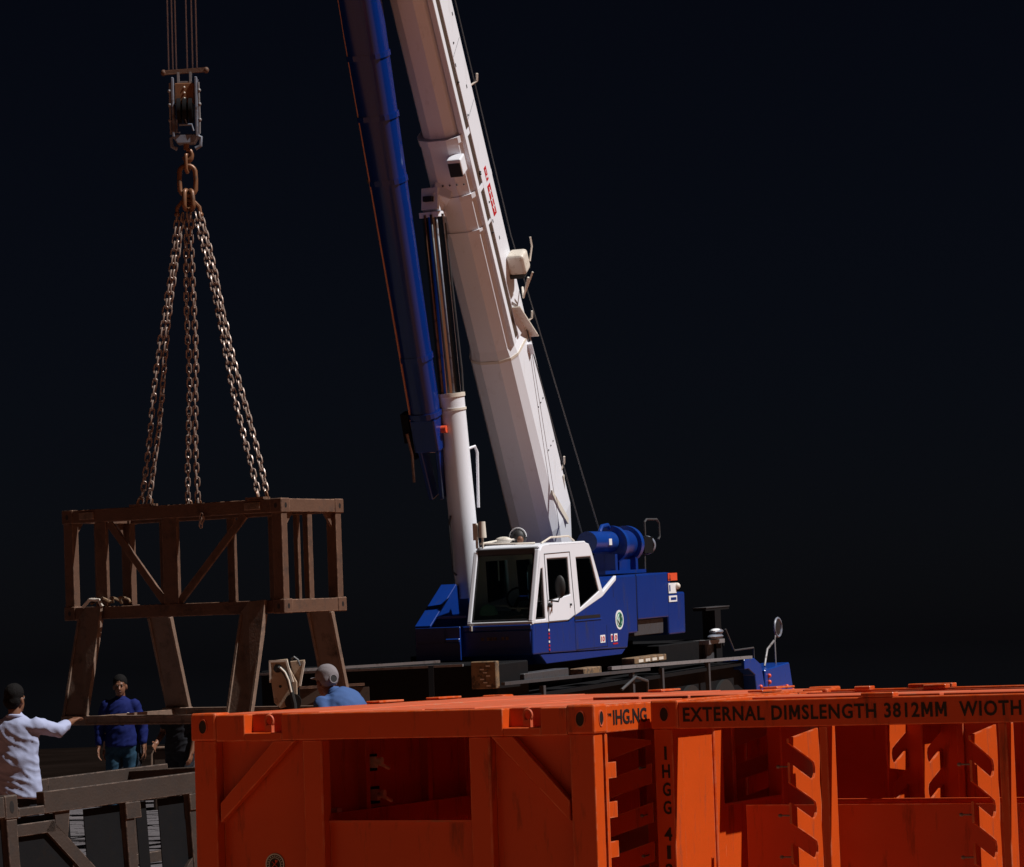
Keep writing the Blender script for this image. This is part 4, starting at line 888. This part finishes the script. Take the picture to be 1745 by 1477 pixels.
for x0 in (-2.66, -0.47): fbox('lug_pocket', 'plate', x0, x0+0.20, -0.012, 0.012, LH-0.11, LH-0.03)
MB().box(-0.45,-0.22,-0.01,0.11,LH-0.002,LH+0.02).obj('lifting_pad', 'rust', lf)
MB().box(-1.98,-1.68,0.0,0.11,LH-0.002,LH+0.02).obj('lifting_pad', 'rust', lf)
for x, y in ((-1.86,0.04),(-1.78,0.09),(-2.00,LW-0.06),(-1.88,LW-0.06),(-0.335,0.05),(-0.25,0.10)):
    o = oval(0.032, 0.05, 0.011, 12, 6).obj('shackle', 'hook', lf); o.location = (x, y, LH+0.03); o.rotation_euler = (0.2, 0.1, x*3)
for x in (-1.02,):
    for k in range(3):
        o = bpy.data.objects.new('tail_link', lk); COL.objects.link(o); o.parent = lf; o.location = (x+0.012*math.sin(k*2), -0.012, LH-0.15-0.04*k); o.rotation_euler = (0.15*k, 0.3, 1.57*(k % 2)); o.scale = (0.75,)*3
# four splayed plate legs and the two base channels
for x0 in (-2.68, -0.53):
    for y, yb in ((0.0,-0.30),(LW,LW+0.30)):
        s_ = -1 if y == 0 else 1
        q = MB(); x1 = x0+0.315; ys = y + s_*0.004
        pr = [(x0,ys,0.02),(x0+0.10,ys,0.125),(x1,ys,0.14),(x1,yb,-1.02),(x0,yb,-1.02)]
        if y != 0: pr = [(x0,ys,0.02),(x0,ys,0.12),(x1,ys,0.12),(x1,yb,-1.02),(x0,yb,-1.02)]
        th = Vector((0, s_*0.035, 0.008))
        q.add(pr + [Vector(p)+th for p in pr], [(0,1,2,3,4),(9,8,7,6,5)] + [(i,(i+1)%5,5+(i+1)%5,5+i) for i in range(5)])
        lg = q.obj('leg', 'plate', lf, 0.004)
        q = MB()
        for x in (x0+0.012, x1-0.012): q.bar((x,ys+s_*0.03,0.0),(x,yb+s_*0.03,-1.02),0.03,0.05,(0,1,0))
        q.obj('leg_flange', 'plate', lg, 0.003)
        q = MB(); q.box(x0-0.01,x1+0.01,yb-0.06,yb+0.07,-1.10,-1.0); q.obj('foot', 'plate', lg, 0.006)
for yb in (-0.30, LW+0.30):
    q = MB(); q.box(-2.36,-0.54,yb-0.06,yb+0.06,-1.025,-1.005); q.box(-2.36,-0.54,yb-0.05,yb-0.035,-1.085,-1.025); q.box(-2.36,-0.54,yb-0.06,yb+0.06,-1.10,-1.085); q.obj('base_channel', 'plate', lf)
for x in (-2.55, -0.4): MB().bar((x,-0.24,-1.05),(x,LW+0.24,-1.05),0.06,0.06).obj('base_tie', 'plate', lf)
q = MB()
cp = [(-2.55+0.02*k, 0.02+0.05*math.sin(k*1.1), 0.17+0.06*abs(math.sin(k*0.5))) for k in range(26)]
q.tube(cp, 0.016, 6); q.obj('cable_coil', 'ochre', lf)
q = MB(); q.tube([(-2.62,-0.03,0.14),(-2.52,-0.03,0.22),(-2.40,-0.03,0.21),(-2.36,-0.03,0.14)],0.02,6); q.obj('lashing', 'cream', lf)

# ------------------------------------------------------------------ second steel frame on the ground, lower left
gf = thing('ground_frame', 'dark brown steel frame standing on the ground in the lower left corner', 'steel frame', (-3.874,24.141,0.0), (R(-2.2),R(-2.3),R(50)))
GH = 0.922
def gbox(n, m, *a, bv=0.005): return MB().box(*a).obj(n, m, gf, bv)
gbox('top_rail', 'oldsteel', 0.0, 3.0, 0.0, 0.10, GH-0.18, GH)
gbox('top_rail', 'oldsteel', -1.6, -0.42, 0.0, 0.10, GH-0.17, GH-0.002)
gbox('pocket_sill', 'oldsteel', -0.28, 0.0, 0.0, 0.12, GH-0.18, GH-0.11)
gbox('corner_casting', 'oldsteel', -0.42, -0.28, -0.006, 0.14, GH-0.19, GH+0.006, bv=0.01)
h = MB(); disc(h, (-0.35,-0.004,GH-0.09), (0,-1,0), 0.05, asp=0.45); h.obj('hole', 'print', gf)
gbox('corner_post', 'oldsteel', -0.41, -0.30, 0.0, 0.12, 0.05, GH-0.19)
gbox('lower_rail', 'oldsteel', -0.30, 0.12, 0.02, 0.10, GH-0.34, GH-0.24)
MB().prism([(0.12,GH-0.18),(0.28,GH-0.18),(0.24,GH-0.40),(0.12,GH-0.30)], 'y', 0.02, 0.05).obj('gusset', 'oldsteel', gf)
MB().bar((0.05,0.05,GH-0.28),(0.62,0.05,0.06),0.06,0.11,(0,0,1)).obj('diagonal_brace', 'oldsteel', gf)
MB().bar((2.2,0.05,GH-0.25),(1.55,0.05,0.06),0.06,0.11,(0,0,1)).obj('diagonal_brace', 'oldsteel', gf)
for x in (0.88, 1.62): 
    gbox('side_post', 'oldsteel', x, x+0.10, 0.01, 0.09, 0.10, GH-0.18)
    gbox('post_plate', 'oldsteel', x, x+0.17, -0.004, 0.008, GH-0.32, GH-0.18)
gbox('bottom_rail', 'oldsteel', -1.6, 3.0, 0.0, 0.10, -0.02, 0.10)
FY = 2.15
for x0, x1 in ((-1.6,-0.43),(-0.27,0.30),(0.46,0.86),(1.04,1.16),(1.30,1.60),(1.74,2.9)): gbox('side_panel', 'dark', x0, x1, 0.055, 0.065, 0.10, GH-0.19, bv=0)
gbox('far_top_rail', 'oldsteel', -0.2, 1.9, FY, FY+0.10, GH-0.15, GH)
gbox('far_top_rail', 'oldsteel', 1.9, 3.4, FY, FY+0.10, GH-0.16, GH+0.004)
gbox('far_bottom_rail', 'oldsteel', -1.2, 3.4, FY, FY+0.10, 0.02, 0.12)
for x in (-0.3, 1.0, 1.9, 2.9): gbox('far_post', 'oldsteel', x, x+0.10, FY+0.01, FY+0.09, 0.12, GH-0.15)
gbox('rail_joint', 'oldsteel', 0.42, 0.46, FY-0.01, FY+0.11, GH-0.16, GH+0.01)
for x in (2.9,): gbox('cross_rail', 'oldsteel', x, x+0.10, 0.10, FY, GH-0.16, GH-0.02)

# ------------------------------------------------------------------ people
def blob(name, mb, m, parent, voxel=0.011, fold=0.0, seed=0.0, smooth=4, foldk=(9,9,5)):
    me0 = mb.mesh(name); o = bpy.data.objects.new(name, me0); COL.objects.link(o)
    md = o.modifiers.new('r', 'REMESH'); md.mode = 'VOXEL'; md.voxel_size = voxel; md.use_smooth_shade = True
    s_ = o.modifiers.new('s', 'SMOOTH'); s_.factor = 0.5; s_.iterations = smooth
    me = evaluated(o); bpy.data.objects.remove(o); bpy.data.meshes.remove(me0)
    if fold:
        nr = [v.normal.copy() for v in me.vertices]
        for v, n in zip(me.vertices, nr):
            p = v.co; a = noise.noise(Vector((p.x*foldk[0] + p.z*4 + seed, p.y*foldk[1], p.z*foldk[2] - p.x*3)))
            b_ = abs(noise.noise(Vector((p.x*foldk[0]*1.7 + p.z*7, p.y*foldk[1]*1.3 + seed, p.z*foldk[2]*1.5))))
            u1, u2 = p.x*0.55 + p.z*0.83, -p.x*0.83 + p.z*0.55
            rg = 1 - 2.2*abs(noise.noise(Vector((u1*17 + seed, u2*5, p.y*9 + seed))))
            v.co = p + n*fold*(a*0.7 - (0.35-b_)*0.5 + max(0, rg)*0.75)
    for pl in me.polygons: pl.use_smooth = True
    me.name = name; me.materials.clear(); me.materials.append(M[m]); return link(name, me, parent)
def hand(mb, wrist, d, palm_n, curl=0.4, spread=1.0):
    """palm and five fingers; d = direction of the hand, palm_n = palm facing direction"""
    w = Vector(wrist); d = Vector(d).normalized(); n = Vector(palm_n); n = (n - d*n.dot(d)).normalized(); s_ = d.cross(n)
    c = w + d*0.05
    for k in (-0.028,-0.009,0.009,0.028): mb.cap(w + s_*k*0.6, w + d*0.085 + s_*k, 0.014, 0.0125, 8)
    for k, L_ in ((-0.033,0.060),(-0.011,0.078),(0.011,0.084),(0.033,0.074)):
        p0 = w + d*0.085 + s_*k; p1 = p0 + (d*math.cos(curl*0.6) + n*math.sin(curl*0.6) + s_*k*1.5*spread).normalized()*L_*0.5
        p2 = p1 + (d*math.cos(curl*1.6) + n*math.sin(curl*1.6) + s_*k*spread).normalized()*L_*0.5
        mb.cap(p0, p1, 0.0105, 0.0095, 8); mb.cap(p1, p2, 0.0095, 0.008, 8)
    p0 = w + d*0.03 + s_*0.034; p1 = p0 + (d*0.7 + s_*0.75 + n*0.2).normalized()*0.04; p2 = p1 + (d*0.95 + s_*0.3 + n*0.3).normalized()*0.032
    mb.cap(p0, p1, 0.014, 0.012, 8); mb.cap(p1, p2, 0.012, 0.009, 8)
def person(label, loc, yaw, h, P, shirt, legs, sleeve=0.95, hair=True, cap=False, seed=0.0, lean=0.0, head_yaw=0.0, build=1.0):
    """faces +y, x to its right; P: shoulder/elbow/wrist per side ('R','L') in metres for a 1.75 m figure"""
    root = thing('person', label, 'person', loc, (0,0,yaw), 'workers around the lifted frame'); root.scale = (h/1.75,)*3
    root['_'] = 1; del root['_']
    def ln(p):                                    # lean the upper body forward about the hips
        p = Vector(p)
        if p.z > 0.95: 
            q_ = Matrix.Rotation(-lean, 3, 'X') @ (p - Vector((0,0,0.95))); return q_ + Vector((0,0,0.95))
        return p
    sh = {'R': ln((0.165*build,0,1.385)), 'L': ln((-0.165*build,0,1.385))}
    hr = Matrix.Rotation(head_yaw, 3, 'Z')
    hc = ln((0,0.015,1.60))
    def H(p): return hc + hr @ Vector(p)
    b_ = MB()
    b_.ball(H((0,-0.012,0.045)), (0.074,0.094,0.088), 16, 12); b_.ball(H((0,0.022,-0.03)), (0.060,0.068,0.082), 16, 12)
    b_.ball(H((0,0.05,-0.085)), (0.034,0.03,0.024), 10, 8)
    b_.cap(H((0,0.085,0.012)), H((0,0.103,-0.028)), 0.009, 0.014, 8)
    b_.cap(H((-0.032,0.078,0.03)), H((0.032,0.078,0.03)), 0.012, 0.012, 8)
    for s_ in (-1,1): b_.ball(H((s_*0.076,-0.008,-0.005)), (0.012,0.024,0.034), 8, 8)
    b_.cap(ln((0,-0.015,1.40)), H((0,-0.015,-0.04)), 0.062, 0.053, 14)
    b_.ball(ln((0,0,1.25)), (0.16*build,0.10,0.20), 16, 12); b_.ball((0,0,1.0), (0.15*build,0.10,0.16), 16, 12)
    for s_, k in (('R',1),('L',-1)):
        e, w = ln(P[s_+'e']), ln(P[s_+'w'])
        b_.cap(sh[s_], e, 0.050, 0.041, 12); b_.cap(e, w, 0.040, 0.028, 12)
        hand(b_, w, (w-e), P.get(s_+'p', (-k,0.2,0)), P.get('curl', 0.45))
        hip = Vector((k*0.095,0,0.93)); kn = Vector((k*0.11,0.02,0.50)); an = Vector((k*0.115,-0.02,0.09))
        b_.cap(hip, kn, 0.082, 0.055, 12); b_.cap(kn, an, 0.054, 0.036, 12)
    body = blob('body', b_, 'skin', root, 0.0085, smooth=3)
    # shirt
    s = MB()
    s.ball(ln((0,0.0,1.27)), (0.185*build,0.125,0.22), 16, 12); s.ball(ln((0,0.005,1.08)), (0.172*build,0.13*build,0.20), 16, 12); s.ball(ln((0,0.0,1.18)), (0.178*build,0.126,0.24), 16, 12)
    s.cap(ln((-0.125*build,-0.01,1.365)), ln((0,-0.01,1.40)), 0.075, 0.08, 12); s.cap(ln((0.125*build,-0.01,1.365)), ln((0,-0.01,1.40)), 0.075, 0.08, 12)
    s.cap(ln((0,-0.012,1.38)), ln((0,-0.006,1.462)), 0.083, 0.066, 14)
    hz = P.get('hem', 0.90)
    hp = [[(0.172*build*f_*math.cos(u), 0.122*f_*math.sin(u), z_) for u in [2*math.pi*k_/18 for k_ in range(18)]] for z_, f_ in ((hz,1.13),(hz+0.12,1.10),(1.12,1.02))]
    s.loft(hp)
    for k in ('R','L'):
        e, w = ln(P[k+'e']), ln(P[k+'w'])
        s.cap(sh[k], sh[k].lerp(e, min(1,sleeve*1.0)), 0.068, 0.060, 12)
        if sleeve >= 1: s.cap(e, e.lerp(w, sleeve-1), 0.062, 0.048, 12)
    so_ = blob('shirt', s, shirt, root, 0.012, fold=0.010, seed=seed, foldk=(6,6,7))
    c_ = MB(); ring = [ln((0.066*math.cos(u), -0.006+0.066*math.sin(u), 1.462+0.022*(-math.sin(u))*0.5)) for u in [2*math.pi*k/20 for k in range(20)]]
    c_.tube(ring, 0.014, 8, closed=True); c_.obj('collar', shirt, so_)
    # trousers
    t = MB(); t.ball((0,0,0.91), (0.155*build,0.105,0.12), 16, 12)
    for k in (1,-1):
        t.cap((k*0.095,0,0.90), (k*0.11,0.02,0.50), 0.098, 0.072, 12); t.cap((k*0.11,0.02,0.50), (k*0.115,-0.02,0.10), 0.072, 0.062, 12)
    blob('trousers', t, legs, root, 0.013, fold=0.014, seed=seed+5, foldk=(7,7,9))
    for k in (1,-1):
        q = MB(); q.cap((k*0.115,-0.05,0.05), (k*0.125,0.13,0.04), 0.05, 0.04, 12); q.cap((k*0.115,-0.02,0.05), (k*0.115,-0.02,0.13), 0.05, 0.045, 10); q.box(k*0.12-0.045,k*0.12+0.045,-0.09,0.17,0.0,0.03)
        blob('boot', q, 'shoe', root, 0.01)
    if hair:
        q = MB(); q.ball(H((0,-0.022,0.062)), (0.084,0.099,0.090), 18, 14); q.ball(H((0,-0.055,0.0)), (0.078,0.060,0.080), 16, 10)
        blob('hair', q, 'hair', root, 0.008, fold=0.003, seed=seed, foldk=(40,40,40))
    if cap:
        q = MB(); q.ball(H((0,-0.012,0.055)), (0.086,0.104,0.095), 20, 14); q.ball(H((0,-0.05,0.02)), (0.078,0.062,0.06), 16, 10)
        cp_ = blob('cap', q, 'cap', root, 0.008, fold=0.003, seed=seed, foldk=(12,12,12))
        v = MB(); v.ball(H((0,0.11,0.035)), (0.07,0.075,0.010), 16, 8); v.obj('cap_visor', 'cap', cp_)
        a = MB(); disc(a, H((0.0,-0.113,0.030)), hr @ Vector((0,-1,0.12)), 0.029, depth=0.004); a.obj('cap_opening', 'print', cp_)
        a = MB(); disc(a, H((0.0,-0.112,0.030)), hr @ Vector((0,-1,0.12)), 0.037, 0.029, depth=0.008); a.obj('cap_strap', 'cap', cp_)
    for k in (-1,1):
        q = MB(); q.ball(H((k*0.030,0.079,0.012)), 0.011, 10, 8); q.obj('eye', 'eye', root)
    q = MB(); q.ball(H((0,0.086,-0.055)), (0.022,0.007,0.006), 10, 6); q.obj('mouth', 'lip', root)
    return root
# man in the white shirt, seen from behind, right arm stretched out towards the load
person('man in pale white shirt seen from behind, stretching his right arm towards the frame leg', (-4.49, 26.15, 0), R(-14), 1.80,
       {'Re': (0.30,0.22,1.33), 'Rw': (0.33,0.46,1.40), 'Rp': (0,0,-1), 'Le': (-0.30,-0.02,1.14), 'Lw': (-0.31,0.06,0.90), 'curl': 0.5, 'hem': 0.76}, 'shirt_white', 'trousers', sleeve=1.55, seed=2.0, build=1.16, head_yaw=R(-12))
hb = person('man in royal blue shirt and jeans standing behind the base rail, facing the camera', (-4.905, 36.1, 0), R(182), 1.81,
       {'Re': (0.255,-0.01,1.13), 'Rw': (0.262,0.05,0.89), 'Le': (-0.255,-0.01,1.13), 'Lw': (-0.262,0.05,0.89)}, 'shirt_blue', 'jeans', sleeve=1.75, seed=7.0)
q = MB(); q.tube([(-0.10+0.022*math.cos(u), 0.146, 1.27+0.024*math.sin(u)) for u in [2*math.pi*k/16 for k in range(16)]], 0.005, 6, closed=True); q.obj('shirt_badge', 'cream', hb)
person('person in dark clothes stooping, mostly hidden behind the man in royal blue', (-5.0, 37.3, 0), R(176), 1.66,
       {'Re': (0.25,-0.02,1.14), 'Rw': (0.29,0.04,0.92), 'Le': (-0.24,-0.02,1.14), 'Lw': (-0.25,0.05,0.90)}, 'shirt_dark', 'trousers', sleeve=0.7, seed=3.0, lean=0.6)
person('worker in grey back-to-front cap and mid blue shirt looking over the orange basket', (-1.30, 24.0, 0.22), R(48), 1.80,
       {'Re': (0.25,0.05,1.14), 'Rw': (0.24,0.22,0.98), 'Le': (-0.25,0.03,1.14), 'Lw': (-0.24,0.2,0.98)}, 'shirt_mid', 'trousers', sleeve=0.8, hair=False, cap=True, seed=9.0, lean=0.62, head_yaw=R(-14), build=1.15)
stp = thing('timber_step', 'low dark timber step under the capped worker behind the basket', 'step', (-1.34,24.0,0), (0,0,R(20)))
for k_ in range(3): MB().box(-0.45,0.45,-0.4+0.27*k_,-0.14+0.27*k_,0.16,0.22).obj('board', 'ochre', stp)
for k_ in (-0.38,0.32): MB().box(k_,k_+0.06,-0.4,0.4,0.0,0.16).obj('bearer', 'ochre', stp)
person('person in dark clothes half hidden behind the right-leaning frame leg', (-4.02, 34.6, 0), R(150), 1.70,
       {'Re': (0.25,0.0,1.14), 'Rw': (0.20,0.20,1.02), 'Le': (-0.25,0.0,1.14), 'Lw': (-0.25,0.1,0.9)}, 'shirt_dark', 'trousers', sleeve=0.6, seed=5.0)

# ------------------------------------------------------------------ small things on the yard
bk = thing('pulley_block', 'beige steel pulley block with black cable propped behind the orange basket', 'pulley block', (-2.33, 29.6, 0), (0,0,R(-8)))
q = MB(); q.prism([(-0.175,1.92),(0.01,1.935),(0.02,1.86),(0.10,1.70),(0.10,1.58),(0.05,1.47),(-0.08,1.44),(-0.14,1.50),(-0.16,1.68)], 'y', -0.06, -0.035); q.obj('front_plate', 'beige', bk, 0.008, 2)
q = MB(); q.prism([(0.02,1.91),(0.175,1.92),(0.16,1.82),(0.11,1.66),(0.07,1.62)], 'y', 0.0, 0.025); q.obj('rear_plate', 'beige', bk, 0.008, 2)
q = MB(); q.box(-0.175,0.01,-0.075,-0.062,1.905,1.925); q.box(-0.178,-0.16,-0.075,-0.062,1.70,1.92); q.bar((0.0,-0.07,1.92),(0.06,-0.07,1.70),0.02,0.02); q.bar((0.17,-0.01,1.90),(0.12,-0.01,1.66),0.02,0.02); q.obj('plate_rim', 'cream', bk)
for x, z, r_ in ((-0.09,1.84,0.042),(0.06,1.50,0.085),(-0.07,1.66,0.014)): MB().cyl((x,-0.066 if r_ < .02 else -0.075,z),(x,-0.058,z),r_,n=18).obj('plate_hole', 'print', bk)
q = MB(); q.tube([(-0.08,-0.09,1.85),(-0.03,-0.10,1.82),(0.02,-0.10,1.74),(0.05,-0.10,1.62),(0.08,-0.10,1.48),(0.10,-0.10,1.2)],0.022,8); q.obj('cable', 'rubber', bk)
q = MB(); q.tube([(-0.055,-0.115,1.85),(-0.005,-0.12,1.80),(0.03,-0.12,1.72),(0.055,-0.12,1.60)],0.010,8); q.obj('cable_sheath', 'cream', bk)
q = MB(); q.tube([(0.04,-0.01,1.93),(0.07,-0.02,1.95),(0.11,-0.02,1.92),(0.13,-0.02,1.86)],0.012,6); q.obj('wire_loop', 'greydark', bk)
q = MB(); q.box(-0.10,0.08,-0.04,0.06,0.0,1.48); q.box(-0.25,0.25,-0.2,0.2,0.0,0.05); q.obj('stand', 'dark', bk)
q = MB(); q.cyl((-0.02,-0.03,1.66),(-0.02,0.0,1.66),0.10,n=24); q.obj('sheave', 'dark', bk)
rl = thing('barrier_rail', 'thin grey rail on dark posts running behind the capped worker', 'rail', (-2.0, 33.0, 0))
q = MB(); q.bar((-0.55,0,1.80),(1.1,0.3,1.845),0.035,0.03); q.obj('top_bar', 'grey', rl)
q = MB(); q.bar((-0.65,0,1.60),(0.25,0.1,1.62),0.03,0.03); q.obj('middle_bar', 'rust', rl)
for x in (-0.5, 1.0): MB().box(x-0.03,x+0.03,-0.03+x*0.15,0.03+x*0.15,0.0,1.80).obj('post', 'dark', rl)
MB().box(-0.6,0.3,0.10,0.13,1.30,1.59).obj('panel', 'box_brown', rl)
bx = thing('equipment_box', 'dark brown steel equipment box with rounded top edge beside the orange basket', 'box', (-4.05, 38.4, 0))
MB().box(-0.72,0.9,-0.4,0.4,0.0,0.83).obj('body', 'box_brown', bx, 0.03, 2)
q = MB(); q.tube([(-0.73,-0.41,0.30),(-0.73,-0.41,0.76),(-0.68,-0.41,0.84),(0.9,-0.41,0.845)],0.018,8); q.obj('edge_tube', 'plate', bx)
g = MB(); g.box(-0.49,0.9,-0.43,-0.405,0.62,0.66); g.box(-0.49,0.9,-0.43,-0.405,0.51,0.53); g.box(-0.49,-0.46,-0.43,-0.405,0.53,0.62)
for k in range(14): g.box(-0.44+0.05*k,-0.42+0.05*k,-0.43,-0.405,0.53,0.62)
g.obj('grille', 'grey', bx)
jr = thing('marker_post', 'small post with orange cap beside the brown equipment box', 'post', (-4.27, 37.0, 0))
MB().cyl((0,0,0),(0,0,0.98),0.035,n=12).obj('shaft', 'cream', jr)
MB().cyl((0,0,0.98),(0,0,1.04),0.07,n=14).obj('band', 'redorange', jr)
MB().cyl((0,0,1.04),(0,0,1.16),0.05,0.02,n=14).obj('tip', 'grey', jr)
